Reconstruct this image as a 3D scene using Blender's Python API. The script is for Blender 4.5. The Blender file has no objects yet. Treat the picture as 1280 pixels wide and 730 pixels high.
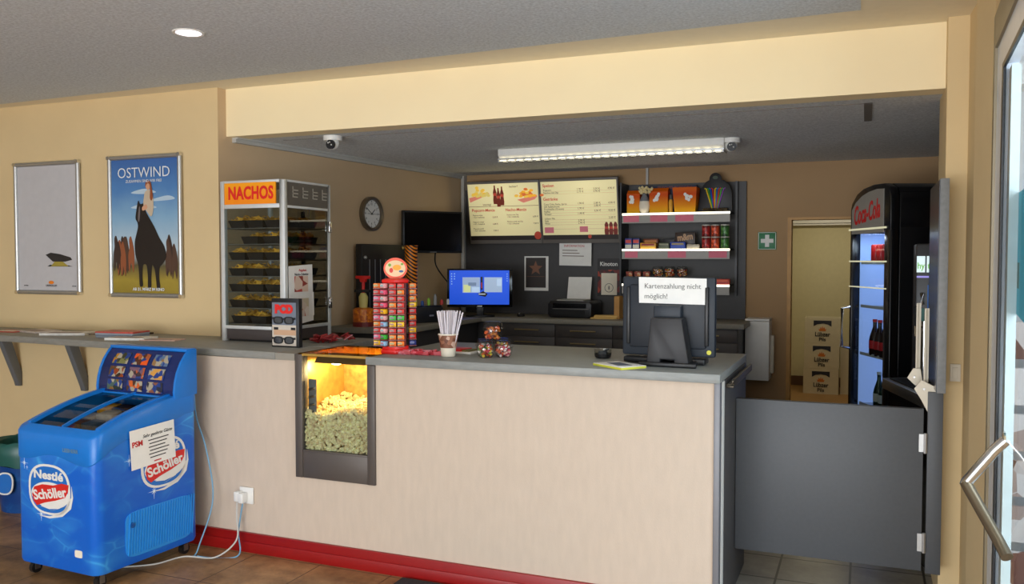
import bpy, bmesh, math, random
from mathutils import Vector, Matrix
R=math.radians; PI=math.pi
SC=bpy.context.scene; COL=SC.collection
rnd=random.Random(7)

# ------------------------------------------------------------------ materials
def lin(v):
    v/=255.0
    return v/12.92 if v<=.04045 else ((v+.055)/1.055)**2.4
def rgb(r,g,b): return (lin(r),lin(g),lin(b),1)
MC={}
def mat(name,col,rough=.55,metal=0,noise=0,nscale=20,bump=0,bscale=150,emit=0,alpha=1,trans=0,spec=.5,stretch=None):
    if name in MC: return MC[name]
    m=bpy.data.materials.new(name); m.use_nodes=True; nt=m.node_tree; b=nt.nodes['Principled BSDF']
    c=rgb(*col); b.inputs['Base Color'].default_value=c
    b.inputs['Roughness'].default_value=rough; b.inputs['Metallic'].default_value=metal
    b.inputs['Specular IOR Level'].default_value=spec
    if alpha<1: b.inputs['Alpha'].default_value=alpha
    if trans: b.inputs['Transmission Weight'].default_value=trans
    if emit:
        b.inputs['Emission Color'].default_value=c; b.inputs['Emission Strength'].default_value=emit
    tc=nt.nodes.new('ShaderNodeTexCoord'); mp=nt.nodes.new('ShaderNodeMapping'); nt.links.new(tc.outputs['Object'],mp.inputs[0])
    if stretch: mp.inputs['Scale'].default_value=stretch
    n=nt.nodes.new('ShaderNodeTexNoise'); n.inputs['Scale'].default_value=nscale; n.inputs['Detail'].default_value=5
    nt.links.new(mp.outputs[0],n.inputs['Vector'])
    rp=nt.nodes.new('ShaderNodeValToRGB'); k=noise or .03
    rp.color_ramp.elements[0].position=.3; rp.color_ramp.elements[1].position=.7
    rp.color_ramp.elements[0].color=tuple(x*(1-k) for x in c[:3])+(1,)
    rp.color_ramp.elements[1].color=tuple(min(1,x*(1+k)) for x in c[:3])+(1,)
    nt.links.new(n.outputs[0],rp.inputs[0]); nt.links.new(rp.outputs[0],b.inputs['Base Color'])
    if bump:
        n2=nt.nodes.new('ShaderNodeTexNoise'); n2.inputs['Scale'].default_value=bscale; n2.inputs['Detail'].default_value=3
        nt.links.new(mp.outputs[0],n2.inputs['Vector'])
        bp=nt.nodes.new('ShaderNodeBump'); bp.inputs['Strength'].default_value=bump; bp.inputs['Distance'].default_value=.002
        nt.links.new(n2.outputs[0],bp.inputs['Height']); nt.links.new(bp.outputs[0],b.inputs['Normal'])
    MC[name]=m; return m
def glass(name,col=(235,240,240),tr=.9,rough=.02,refl=.4):
    if name in MC: return MC[name]
    m=bpy.data.materials.new(name); m.use_nodes=True; nt=m.node_tree; nt.nodes.clear()
    o=nt.nodes.new('ShaderNodeOutputMaterial'); t=nt.nodes.new('ShaderNodeBsdfTransparent'); g=nt.nodes.new('ShaderNodeBsdfGlossy')
    t.inputs[0].default_value=rgb(*col); g.inputs['Roughness'].default_value=rough; g.inputs[0].default_value=(1,1,1,1)
    mx=nt.nodes.new('ShaderNodeMixShader'); fr=nt.nodes.new('ShaderNodeFresnel'); fr.inputs[0].default_value=1.45
    ad=nt.nodes.new('ShaderNodeMath'); ad.operation='ADD'; ad.inputs[1].default_value=max(0,.98-tr)*.3
    ge=nt.nodes.new('ShaderNodeNewGeometry'); iv=nt.nodes.new('ShaderNodeMath'); iv.operation='SUBTRACT'; iv.inputs[0].default_value=1; nt.links.new(ge.outputs['Backfacing'],iv.inputs[1])
    mu=nt.nodes.new('ShaderNodeMath'); mu.operation='MULTIPLY'; m3=nt.nodes.new('ShaderNodeMath'); m3.operation='MULTIPLY'; m3.inputs[1].default_value=refl
    nt.links.new(fr.outputs[0],ad.inputs[0]); nt.links.new(ad.outputs[0],m3.inputs[0]); nt.links.new(m3.outputs[0],mu.inputs[0]); nt.links.new(iv.outputs[0],mu.inputs[1]); nt.links.new(mu.outputs[0],mx.inputs[0])
    nt.links.new(t.outputs[0],mx.inputs[1]); nt.links.new(g.outputs[0],mx.inputs[2]); nt.links.new(mx.outputs[0],o.inputs[0])
    MC[name]=m; return m
def emis(name,col,s):
    if name in MC: return MC[name]
    m=bpy.data.materials.new(name); m.use_nodes=True; nt=m.node_tree; b=nt.nodes['Principled BSDF']
    b.inputs['Base Color'].default_value=rgb(*col); b.inputs['Emission Color'].default_value=rgb(*col); b.inputs['Emission Strength'].default_value=s
    MC[name]=m; return m
def tiles(name,c1,c2,mortar,w,h,ox=0,oy=0,rough=.4,msize=.004,noise=3):
    m=bpy.data.materials.new(name); m.use_nodes=True; nt=m.node_tree; b=nt.nodes['Principled BSDF']
    tc=nt.nodes.new('ShaderNodeTexCoord'); mp=nt.nodes.new('ShaderNodeMapping'); mp.inputs['Location'].default_value=(ox,oy,0)
    nt.links.new(tc.outputs['Object'],mp.inputs[0])
    br=nt.nodes.new('ShaderNodeTexBrick'); br.offset=0; br.inputs['Scale'].default_value=1
    br.inputs['Brick Width'].default_value=w; br.inputs['Row Height'].default_value=h; br.inputs['Mortar Size'].default_value=msize
    br.inputs['Mortar'].default_value=rgb(*mortar); nt.links.new(mp.outputs[0],br.inputs['Vector'])
    n=nt.nodes.new('ShaderNodeTexNoise'); n.inputs['Scale'].default_value=noise; n.inputs['Detail'].default_value=8; n.inputs['Roughness'].default_value=.7
    nt.links.new(tc.outputs['Object'],n.inputs['Vector'])
    for k,(lo,hi) in enumerate((( .85,1.1),(.7,1.0))):
        rp=nt.nodes.new('ShaderNodeValToRGB'); rp.color_ramp.elements[0].position=.35; rp.color_ramp.elements[1].position=.65
        rp.color_ramp.elements[0].color=rgb(*c2); rp.color_ramp.elements[1].color=tuple(min(1,v*hi) for v in rgb(*c1)[:3])+(1,)
        nt.links.new(n.outputs[0],rp.inputs[0]); nt.links.new(rp.outputs[0],br.inputs['Color1' if k==0 else 'Color2'])
    nt.links.new(br.outputs[0],b.inputs['Base Color']); b.inputs['Roughness'].default_value=rough
    bp=nt.nodes.new('ShaderNodeBump'); bp.inputs['Strength'].default_value=.15; nt.links.new(n.outputs[0],bp.inputs['Height']); nt.links.new(bp.outputs[0],b.inputs['Normal'])
    return m
def water(name,deep,light):
    m=bpy.data.materials.new(name); m.use_nodes=True; nt=m.node_tree; b=nt.nodes['Principled BSDF']
    tc=nt.nodes.new('ShaderNodeTexCoord'); n0=nt.nodes.new('ShaderNodeTexNoise'); n0.inputs['Scale'].default_value=3
    mx=nt.nodes.new('ShaderNodeVectorMath'); mx.operation='MULTIPLY_ADD'; mx.inputs[1].default_value=(.25,.25,.25)
    nt.links.new(tc.outputs['Object'],n0.inputs['Vector']); nt.links.new(n0.outputs['Color'],mx.inputs[0]); nt.links.new(tc.outputs['Object'],mx.inputs[2])
    v=nt.nodes.new('ShaderNodeTexVoronoi'); v.feature='DISTANCE_TO_EDGE'; v.inputs['Scale'].default_value=6
    mp=nt.nodes.new('ShaderNodeMapping'); mp.inputs['Scale'].default_value=(1,1,1.8); nt.links.new(mx.outputs[0],mp.inputs[0]); nt.links.new(mp.outputs[0],v.inputs['Vector'])
    n=nt.nodes.new('ShaderNodeTexNoise'); n.inputs['Scale'].default_value=4; nt.links.new(mp.outputs[0],n.inputs['Vector'])
    rp=nt.nodes.new('ShaderNodeValToRGB'); rp.color_ramp.elements[0].position=0; rp.color_ramp.elements[1].position=.07
    rp.color_ramp.elements[0].color=(.55,.55,.55,1); rp.color_ramp.elements[1].color=(0,0,0,1)
    nt.links.new(v.outputs['Distance'],rp.inputs[0])
    r2=nt.nodes.new('ShaderNodeValToRGB'); r2.color_ramp.elements[0].position=.42; r2.color_ramp.elements[1].position=.75
    nt.links.new(n.outputs[0],r2.inputs[0])
    mu=nt.nodes.new('ShaderNodeMath'); mu.operation='MULTIPLY'; nt.links.new(rp.outputs[0],mu.inputs[0]); nt.links.new(r2.outputs[0],mu.inputs[1])
    ad=nt.nodes.new('ShaderNodeMath'); ad.operation='MULTIPLY_ADD'; ad.inputs[1].default_value=.35; nt.links.new(r2.outputs[0],ad.inputs[0]); nt.links.new(mu.outputs[0],ad.inputs[2])
    mc=nt.nodes.new('ShaderNodeMix'); mc.data_type='RGBA'; mc.inputs[6].default_value=rgb(*deep); mc.inputs[7].default_value=rgb(*light)
    nt.links.new(ad.outputs[0],mc.inputs[0]); nt.links.new(mc.outputs[2],b.inputs['Base Color']); b.inputs['Roughness'].default_value=.35
    return m
def stripes(name,c1,c2,scale=40,rot=45,rough=.4):
    m=bpy.data.materials.new(name); m.use_nodes=True; nt=m.node_tree; b=nt.nodes['Principled BSDF']
    tc=nt.nodes.new('ShaderNodeTexCoord'); mp=nt.nodes.new('ShaderNodeMapping'); mp.inputs['Rotation'].default_value=(0,R(rot),0)
    w=nt.nodes.new('ShaderNodeTexWave'); w.inputs['Scale'].default_value=scale; w.inputs['Distortion'].default_value=1.5
    nt.links.new(tc.outputs['Object'],mp.inputs[0]); nt.links.new(mp.outputs[0],w.inputs['Vector'])
    rp=nt.nodes.new('ShaderNodeValToRGB'); rp.color_ramp.elements[0].position=.42; rp.color_ramp.elements[1].position=.55
    rp.color_ramp.elements[0].color=rgb(*c1); rp.color_ramp.elements[1].color=rgb(*c2)
    nt.links.new(w.outputs[0],rp.inputs[0]); nt.links.new(rp.outputs[0],b.inputs['Base Color']); b.inputs['Roughness'].default_value=rough
    return m
def multi(name,cols,scale=30,rough=.5,emit=0):
    "random patches of several colours (sweets, printed pictures)"
    m=bpy.data.materials.new(name); m.use_nodes=True; nt=m.node_tree; b=nt.nodes['Principled BSDF']
    tc=nt.nodes.new('ShaderNodeTexCoord'); v=nt.nodes.new('ShaderNodeTexVoronoi'); v.inputs['Scale'].default_value=scale
    nt.links.new(tc.outputs['Object'],v.inputs['Vector']); sp=nt.nodes.new('ShaderNodeSeparateColor'); nt.links.new(v.outputs['Color'],sp.inputs[0])
    rp=nt.nodes.new('ShaderNodeValToRGB'); rp.color_ramp.interpolation='CONSTANT'
    e=rp.color_ramp.elements; e[0].color=rgb(*cols[0]); e[1].position=1/len(cols); e[1].color=rgb(*cols[1])
    for i in range(2,len(cols)):
        q=e.new(i/len(cols)); q.color=rgb(*cols[i])
    nt.links.new(sp.outputs[0],rp.inputs[0]); nt.links.new(rp.outputs[0],b.inputs['Base Color']); b.inputs['Roughness'].default_value=rough
    if emit: nt.links.new(rp.outputs[0],b.inputs['Emission Color']); b.inputs['Emission Strength'].default_value=emit
    return m

# ------------------------------------------------------------------ mesh builder
class MB:
    def __init__(s): s.v=[]; s.f=[]; s.m=[]; s.cur=0
    def add(s,vs,fs):
        o=len(s.v); s.v+= [tuple(p) for p in vs]; s.f+=[tuple(i+o for i in f) for f in fs]; s.m+=[s.cur]*len(fs); return s
    def mi(s,i): s.cur=i; return s
    def box(s,x0,x1,y0,y1,z0,z1):
        return s.add([(x0,y0,z0),(x1,y0,z0),(x1,y1,z0),(x0,y1,z0),(x0,y0,z1),(x1,y0,z1),(x1,y1,z1),(x0,y1,z1)],
            [(0,3,2,1),(4,5,6,7),(0,1,5,4),(1,2,6,5),(2,3,7,6),(3,0,4,7)])
    def prism(s,poly,a,b,axis='y'):
        "poly: 2d points; axis y: (x,z) ; axis x: (y,z) ; axis z: (x,y)"
        n=len(poly)
        def mk(p,t): return {'y':(p[0],t,p[1]),'x':(t,p[0],p[1]),'z':(p[0],p[1],t)}[axis]
        vs=[mk(p,a) for p in poly]+[mk(p,b) for p in poly]
        fs=[tuple(range(n)),tuple(range(2*n-1,n-1,-1))]+[(i,i+n,(i+1)%n+n,(i+1)%n) for i in range(n)]
        return s.add(vs,fs)
    def tube(s,pts,r,n=8,caps=True):
        pts=[Vector(p) for p in pts]; rs=r if isinstance(r,(list,tuple)) else [r]*len(pts)
        vs=[];fs=[]; up=None
        for i,p in enumerate(pts):
            t=(pts[min(i+1,len(pts)-1)]-pts[max(i-1,0)]).normalized()
            if up is None:
                up=Vector((0,0,1)) if abs(t.z)<.9 else Vector((1,0,0))
            a=t.cross(up)
            if a.length<1e-5: a=t.cross(Vector((0,1,0)))
            a.normalize(); b=t.cross(a).normalized(); up=-b if False else up
            for k in range(n):
                q=2*PI*k/n; vs.append(p+(a*math.cos(q)+b*math.sin(q))*rs[i])
        for i in range(len(pts)-1):
            for k in range(n): fs.append((i*n+k,i*n+(k+1)%n,(i+1)*n+(k+1)%n,(i+1)*n+k))
        if caps: fs.append(tuple(range(n-1,-1,-1))); fs.append(tuple(range((len(pts)-1)*n,len(pts)*n)))
        return s.add(vs,fs)
    def lathe(s,prof,c=(0,0,0),n=20,axis='z',sx=1,sy=1,ring=False,topcap=True):
        vs=[];fs=[]
        for r,z in prof:
            for k in range(n):
                q=2*PI*k/n; x,y=r*math.cos(q)*sx,r*math.sin(q)*sy
                p={'z':(x,y,z),'y':(x,z,y),'x':(z,x,y)}[axis]
                vs.append((p[0]+c[0],p[1]+c[1],p[2]+c[2]))
        for i in range(len(prof)-1):
            for k in range(n): fs.append((i*n+k,i*n+(k+1)%n,(i+1)*n+(k+1)%n,(i+1)*n+k))
        if ring:
            m=len(prof)-1
            for k in range(n): fs.append((m*n+k,m*n+(k+1)%n,(k+1)%n,k))
        else:
            fs.append(tuple(range(n-1,-1,-1)))
            if topcap: fs.append(tuple(range((len(prof)-1)*n,len(prof)*n)))
        return s.add(vs,fs)
    def sph(s,c,r,n=8,sc=(1,1,1)):
        m=max(4,n//2+1); prof=[]
        vs=[];fs=[]
        for i in range(m+1):
            a=PI*i/m
            for k in range(n):
                q=2*PI*k/n; vs.append((c[0]+r*sc[0]*math.sin(a)*math.cos(q),c[1]+r*sc[1]*math.sin(a)*math.sin(q),c[2]-r*sc[2]*math.cos(a)))
        for i in range(m):
            for k in range(n): fs.append((i*n+k,i*n+(k+1)%n,(i+1)*n+(k+1)%n,(i+1)*n+k))
        return s.add(vs,fs)
    def blob(s,c,r,rg):
        "a crumpled little lump"
        ico=[(0,0,-1),(.72,-.53,-.45),(-.28,-.85,-.45),(-.89,0,-.45),(-.28,.85,-.45),(.72,.53,-.45),(.28,-.85,.45),(-.72,-.53,.45),(-.72,.53,.45),(.28,.85,.45),(.89,0,.45),(0,0,1)]
        F=[(0,1,2),(1,0,5),(0,2,3),(0,3,4),(0,4,5),(1,5,10),(2,1,6),(3,2,7),(4,3,8),(5,4,9),(1,10,6),(2,6,7),(3,7,8),(4,8,9),(5,9,10),(6,10,11),(7,6,11),(8,7,11),(9,8,11),(10,9,11)]
        return s.add([(c[0]+p[0]*r*rg.uniform(.7,1.2),c[1]+p[1]*r*rg.uniform(.7,1.2),c[2]+p[2]*r*rg.uniform(.7,1.2)) for p in ico],F)
    def quad(s,a,b,c,d): return s.add([a,b,c,d],[(0,1,2,3)])
    def chip(s,c,r,rg):
        "a curved triangular crisp with thickness"
        a=rg.uniform(0,6.3); t=rg.uniform(-.9,.9); M=Matrix.Rotation(a,3,'Z')@Matrix.Rotation(t,3,'X')
        pts=[Vector((r*math.cos(q),r*math.sin(q),0)) for q in (0,2.1,4.2)]+[Vector((0,0,r*.3))]
        vs=[M@p+Vector(c) for p in pts]+[M@(p-Vector((0,0,r*.12)))+Vector(c) for p in pts]
        return s.add(vs,[(0,1,3),(1,2,3),(2,0,3),(4,7,5),(5,7,6),(6,7,4),(0,4,5,1),(1,5,6,2),(2,6,4,0)])
def par(p): return p
def mk(name,mb,mats,parent=None,bev=0,smooth=False,loc=None,rot=None,seg=2,angle=35):
    me=bpy.data.meshes.new(name); me.from_pydata(mb.v,[],mb.f); 
    if not isinstance(mats,(list,tuple)): mats=[mats]
    for m in mats: me.materials.append(m)
    for p,i in zip(me.polygons,mb.m): p.material_index=min(i,len(mats)-1)
    bm=bmesh.new(); bm.from_mesh(me); bmesh.ops.recalc_face_normals(bm,faces=bm.faces)
    if bev: 
        bmesh.ops.remove_doubles(bm,verts=bm.verts,dist=1e-5)
        es=[e for e in bm.edges if e.is_manifold and e.calc_face_angle(0)>R(angle)]
        bmesh.ops.bevel(bm,geom=es,offset=bev,segments=seg,affect='EDGES',profile=.5,clamp_overlap=True)
    bm.to_mesh(me); bm.free()
    if smooth or bev:
        for p in me.polygons: p.use_smooth=True
        try: me.set_sharp_from_angle(angle=R(38))
        except Exception: pass
    o=bpy.data.objects.new(name,me); COL.objects.link(o)
    if parent: o.parent=parent
    if loc: o.location=loc
    if rot: o.rotation_euler=rot
    return o
def thing(name,label,cat,loc=(0,0,0),rz=0,group=None,rot=None):
    o=bpy.data.objects.new(name,None); COL.objects.link(o); o.empty_display_size=.05
    o.location=loc; o.rotation_euler=rot or (0,0,rz); o['label']=label; o['category']=cat
    if group: o['group']=group
    return o
def tag(o,label,cat,group=None,kind=None):
    o['label']=label; o['category']=cat
    if group: o['group']=group
    if kind: o['kind']=kind
    return o
def struct(name,mb,m,parent=None,**k):
    o=mk(name,mb,m,parent,**k)
    if not parent: o['kind']='structure'
    return o
def dup(root,loc,label,group=None,rz=None,matmap=None):
    r=root.copy(); COL.objects.link(r); r.location=loc; r['label']=label
    if group: r['group']=group
    if rz is not None: r.rotation_euler=(0,0,rz)
    for ch in list(root.children):
        c=ch.copy(); COL.objects.link(c); c.parent=r
        for g in ch.children:
            d=g.copy(); COL.objects.link(d); d.parent=c
    return r
def text(body,size,loc,m,parent=None,name='lettering',rot=(PI/2,0,0),align='CENTER',bold=0,shear=0,sx=1,ext=.0006,spacing=1,line=1):
    cu=bpy.data.curves.new('t','FONT'); cu.body=body; cu.size=size; cu.extrude=ext; cu.align_x=align; cu.align_y='CENTER'
    cu.offset=bold; cu.shear=shear; cu.space_character=spacing; cu.space_line=line; cu.resolution_u=3
    to=bpy.data.objects.new('t',cu); COL.objects.link(to)
    bpy.context.view_layer.update()
    dg=bpy.context.evaluated_depsgraph_get(); me=bpy.data.meshes.new_from_object(to.evaluated_get(dg))
    bpy.data.objects.remove(to); bpy.data.curves.remove(cu)
    me.materials.clear(); me.materials.append(m)
    for v in me.vertices: v.co.x*=sx
    o=bpy.data.objects.new(name,me); COL.objects.link(o); o.location=loc; o.rotation_euler=rot
    if parent: o.parent=parent
    return o
def texts(items,m,parent,name='printed_text',rot=(PI/2,0,0),y=0):
    for it in items:
        body,size,x,z,al,bo=it
        o=text(body,size,(x,y,z),m,parent,name,rot,al,bo,ext=.0004)
    return o
def ell(cx,cz,a,b,n=28,p=2):
    out=[]
    for k in range(n):
        q=2*PI*k/n; c,s=math.cos(q),math.sin(q)
        out.append((cx+a*math.copysign(abs(c)**(2/p),c),cz+b*math.copysign(abs(s)**(2/p),s)))
    return out

# ------------------------------------------------------------------ palette
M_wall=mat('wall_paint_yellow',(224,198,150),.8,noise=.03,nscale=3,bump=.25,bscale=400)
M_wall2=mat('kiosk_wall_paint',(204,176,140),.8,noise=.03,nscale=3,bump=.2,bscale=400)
M_header=mat('header_paint',(254,234,190),.8,noise=.02,nscale=3,bump=.2,bscale=400)
M_panel=mat('counter_panel_paint',(204,186,167),.75,noise=.035,nscale=30,bump=.35,bscale=350,stretch=(1,1,.25))
M_ceil=mat('textured_ceiling_panel',(206,212,216),.95,noise=.18,nscale=70,bump=1,bscale=220)
M_ceilb=mat('ceiling_border_paint',(240,228,200),.9,noise=.02)
M_ceilk=mat('kiosk_ceiling_paint',(216,219,220),.95,noise=.2,nscale=80,bump=.8,bscale=260)
M_red=mat('red_baseboard_paint',(150,14,14),.4,noise=.05)
M_top=mat('grey_laminate_worktop',(138,140,136),.45,noise=.1,nscale=60,stretch=(.3,1,1))
M_topL=mat('grey_laminate_shelf',(134,132,124),.45,noise=.1,nscale=60,stretch=(.3,1,1))
M_grey=mat('dark_grey_laminate',(80,82,85),.5,noise=.04,nscale=60)
M_grey2=mat('charcoal_laminate',(74,72,72),.5,noise=.05,nscale=50)
M_back=mat('charcoal_backing_panel',(62,60,60),.5,noise=.05,nscale=40)
M_frame=mat('brown_grey_metal_frame',(92,84,78),.45,metal=.3)
M_alu=mat('brushed_aluminium',(190,190,188),.35,metal=.8,noise=.04,nscale=90)
M_aluw=mat('pale_anodised_frame',(214,216,214),.4,metal=.3)
M_chrome=mat('chrome',(225,225,225),.12,metal=1)
M_white=mat('white_plastic',(232,230,224),.45)
M_paper=mat('white_paper',(240,238,232),.8)
M_cream=mat('cream_paper',(236,226,206),.8)
M_black=mat('black_plastic',(22,22,24),.4)
M_blackg=mat('glossy_black',(10,10,12),.12)
M_bslate=mat('slate_black_plastic',(32,40,50),.5)
M_dark=mat('dark_ink',(40,36,34),.8)
M_inkred=mat('red_ink',(196,40,36),.7)
M_glass=glass('clear_glass')
M_glassd=glass('smoked_clear_glass',(200,196,186),.8)
M_plast=glass('clear_plastic_tub',(238,238,236),.6,.08)
M_blue=mat('freezer_blue_plastic',(20,120,210),.35,noise=.03)
M_orange=mat('orange_print',(240,130,20),.5,noise=.1,nscale=8)
M_redp=mat('bright_red_plastic',(222,30,22),.35)
M_pink=mat('pink_price_card',(226,120,140),.7)
M_steel=mat('stainless_steel',(150,148,144),.3,metal=.9)
M_wood=mat('light_wood',(206,150,76),.5,noise=.15,nscale=12,stretch=(1,8,1))
M_led=emis('led_strip_glow',(255,244,214),3.0)

# ------------------------------------------------------------------ setting
XL=-3.84; YW=4.40; HC=2.70; HK=2.394
B0=Vector((-3.84,4.40)); B1=Vector((-3.545,7.40))
M_floor=tiles('stone_floor_tiles',(178,136,92),(116,84,52),(96,72,48),.42,.42,.1,.05,.42,.004,4.5)
M_floork=tiles('grey_kiosk_tiles',(150,146,136),(120,116,108),(60,58,54),.345,.335,.05,.25,.35,.006,5)
M_floorb=mat('storeroom_wood_floor',(150,112,66),.45,noise=.15,nscale=9,stretch=(1,6,1))
struct('floor',MB().prism([(-9,-4),(1.6,-4),(1.6,3.82),(-3.7,3.82),(-3.7,4.4),(-9,4.4)],-.1,0,'z'),M_floor)
struct('floor_kiosk',MB().prism([(-3.7,3.82),(1.6,3.82),(1.6,7.4),(-3.7,7.4)],-.1,0,'z'),M_floork)
struct('floor_storeroom',MB().box(-2.2,1.6,7.4,11.6,-.1,0),M_floorb)
struct('ceiling',MB().prism([(-9,-4),(-.035,-4),(-.035,4.09),(-9,4.36)],HC-.012,HC+.1,'z'),M_ceil)
struct('ceiling_border',MB().prism([(-9,4.36),(-.035,4.09),(-.035,-4),(.92,-4),(.54,4.6),(-9,4.6)],HC-.004,HC+.1,'z'),M_ceilb)
struct('ceiling_kiosk',MB().box(-3.9,1.6,4.62,7.5,HK,HK+.1),M_ceilk)
struct('trim_1',MB().box(-3.9,1.6,4.50,4.62,HK,HK+.1),M_ceilk)
# grey ceiling tape strip near front corner
struct('trim_2',MB().box(-.02,.02,4.75,5.35,HK-.004,HK+.01).box(-3.6,.02,4.75,4.757,HK-.003,HK+.01),mat('ceiling_joint',(120,114,106),.9))
struct('wall_left',MB().box(-9,XL,YW,YW+.14,0,HC),M_wall)
struct('wall_header',MB().prism([(XL,4.47),(.33,4.47),(.33,4.62),(XL+.02,4.62)],HK-.002,HC,'z'),M_header)
d=(B1-B0).normalized(); nrm=Vector((-d.y,d.x))
def kw(t,off,z):  # point on the kiosk left wall
    p=B0+d*t-nrm*off
    return (p.x,p.y,z)
q=[B0,B1+d*.1,B1+d*.1+nrm*.15,B0+Vector((-.14,.1))]
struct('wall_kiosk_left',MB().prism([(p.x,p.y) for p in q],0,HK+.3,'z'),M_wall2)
# trim along kiosk left wall at ceiling and in the corner
p0,p1=Vector(kw(.12,.0,HK)),Vector(kw(3.0,.0,HK)); n3=Vector((-nrm.x,-nrm.y,0))
tb=MB(); 
for (a,b,z) in ((0,.035,.035),(.035,.05,.012)):
    tb.add([p0+n3*a+Vector((0,0,-z)),p1+n3*a+Vector((0,0,-z)),p1+n3*b+Vector((0,0,-z)),p0+n3*b+Vector((0,0,-z)),p0+n3*a,p1+n3*a,p1+n3*b,p0+n3*b],[(0,3,2,1),(4,5,6,7),(0,1,5,4),(1,2,6,5),(2,3,7,6),(3,0,4,7)])
struct('trim_3',tb,mat('cable_trunking',(186,184,178),.6))
struct('trim_4',MB().box(-3.53,-3.50,7.33,7.395,1.1,HK).tube([kw(2.55,.012,1.70),kw(2.97,.012,1.70)],.012,6).box(-1.775,-1.755,7.375,7.395,2.25,HK),MC['cable_trunking'])
# back wall with doorway
BW=7.40
M_wallb=mat('kiosk_back_wall_shaded_paint',(176,142,102),.8,noise=.03,nscale=3,bump=.2,bscale=400)  # darker wall tone: shade from the header put into the colour
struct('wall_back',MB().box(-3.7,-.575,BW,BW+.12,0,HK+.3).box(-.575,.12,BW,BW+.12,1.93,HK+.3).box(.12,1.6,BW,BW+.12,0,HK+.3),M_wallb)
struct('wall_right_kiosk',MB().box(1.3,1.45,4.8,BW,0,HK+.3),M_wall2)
dj=mat('door_lining_wood',(196,146,78),.5,noise=.08,nscale=10)
door=thing('door_1','open doorway with pale wood lining in the back wall','doorway',(-.23,BW,0)); door['kind']='structure'
del door['label']; del door['category']
mk('door_frame',MB().box(-.365,-.335,-.012,.13,0,1.945).box(-.335,.335,-.012,.13,1.925,1.945).box(.335,.36,-.012,.13,0,1.945),dj,door)
M_store=mat('storeroom_wall_paint',(204,194,156),.85)
struct('wall_storeroom_back',MB().box(-2.2,1.6,11.5,11.6,0,2.6),M_store)
struct('wall_storeroom_left',MB().box(-1.4,-1.3,BW+.12,11.5,0,2.6).box(1.2,1.3,BW+.12,11.5,0,2.6),M_store)
struct('ceiling_storeroom',MB().box(-2.2,1.6,BW+.12,11.6,2.5,2.6),M_store)
struct('trim_5',MB().box(-.95,.1,11.42,11.5,2.03,2.05).box(-.95,.1,11.40,11.5,2.055,2.10),M_white)
struct('baseboard_storeroom',MB().box(-1.3,1.2,11.485,11.5,0,.12),mat('dark_skirting',(90,60,36),.6))
# right pillar and the wall towards the glass door
struct('wall_right',MB().prism([(.33,4.386),(.418,4.386),(.42,4.30),(.438,3.98),(.47,3.96),(.49,3.96),(.49,4.80),(.33,4.80)],0,HC,'z').prism([(.41,4.05),(.445,3.79),(.49,3.79),(.49,4.05)],0,HC,'z'),M_wall)
struct('wall_right_hall',MB().prism([(.445,3.80),(.475,3.10),(.60,.9),(.80,.9),(.66,3.80)],2.50,HC,'z').prism([(.51,1.9),(.75,-4),(.9,-4),(.66,1.9)],0,2.5,'z').prism([(.60,.9),(.75,-4),(.9,-4),(.75,.9)],2.5,HC,'z'),M_wall)
struct('wall_hall_left',MB().box(-9.1,-9,-4,4.4,0,HC),M_wall)
struct('baseboard_left',MB().box(-9,-3.61,YW-.015,YW,0,.1),M_red)
struct('baseboard_front',MB().box(-3.6,-.60,3.752,3.77,0,.105).box(-3.6,-.60,3.745,3.752,0,.06),M_red,bev=.002)
# hall shop front behind the camera
w=MB().box(-9,.75,-4.1,-4,0,.12).box(-9,.75,-4.1,-4,2.5,HC)
struct('wall_rear',w,M_wall)
w=MB()
for x in (-9,-7.4,-5.8,-4.2,-2.6,-1.0,.6): w.box(x,x+.06,-4.06,-4,.12,2.5)
struct('window_1',w,M_aluw)

# glass entrance door on the right
dr=thing('door_2','glass entrance door','door',(.455,3.79,0),R(-2.4)); dr['kind']='structure'; del dr['label']; del dr['category']
# local: runs along -y, faces -x
mfr=mat('olive_grey_aluminium_frame',(150,138,112),.45,metal=.2)
mk('door_frame',MB().box(-.012,.06,-.055,0,0,2.53).box(-.012,.06,-1.9,-.055,2.40,2.53).box(-.015,.06,-1.9,-1.83,0,2.40),mfr,dr,bev=.003)
mk('door_rail',MB().box(-.002,.05,-.25,-.055,.0,2.40).box(-.002,.05,-1.83,-.25,2.30,2.40).box(-.002,.05,-1.83,-1.75,0,2.30).box(-.002,.05,-1.75,-.25,0,.12),mat('pale_blue_white_door_leaf',(232,240,250),.25),dr)
mk('gasket',MB().box(-.003,.006,-.30,-.25,.12,2.30).box(-.003,.006,-1.75,-.30,2.28,2.30),M_black,dr)
mk('glass_pane',MB().box(.002,.006,-1.75,-.30,.12,2.28),glass('door_glass',(240,246,250),.95,.02,.35),dr)
mk('hinged_edge',MB().box(.02,.05,-.33,-.2505,.12,2.28),mat('pale_green_white_edge',(206,218,214),.5),dr)
mk('handle',MB().tube([(.0,-.60,1.01),(-.03,-.60,.975),(-.11,-.59,.857),(-.112,-.59,.848)],.018,12).tube([(.0,-.60,1.01),(-.006,-.60,1.01)],.03,12),M_chrome,dr,smooth=True)
mk('handle',MB().tube([(-.112,-.59,.858),(-.02,-.68,.70),(.0,-.73,.665)],.019,12),mat('bronze_handle',(120,108,88),.3,metal=.7),dr,smooth=True)
cyan=tag(mk('poster',MB().prism([(3.51,1.47),(3.50,1.80),(3.46,1.835),(2.9,1.86),(2.9,1.34),(3.47,1.41)],.492,.4925,'x'),mat('cyan_poster_paper',(90,222,244),.6)),'cyan poster with rounded corners fixed behind the glass door','poster')
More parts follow.
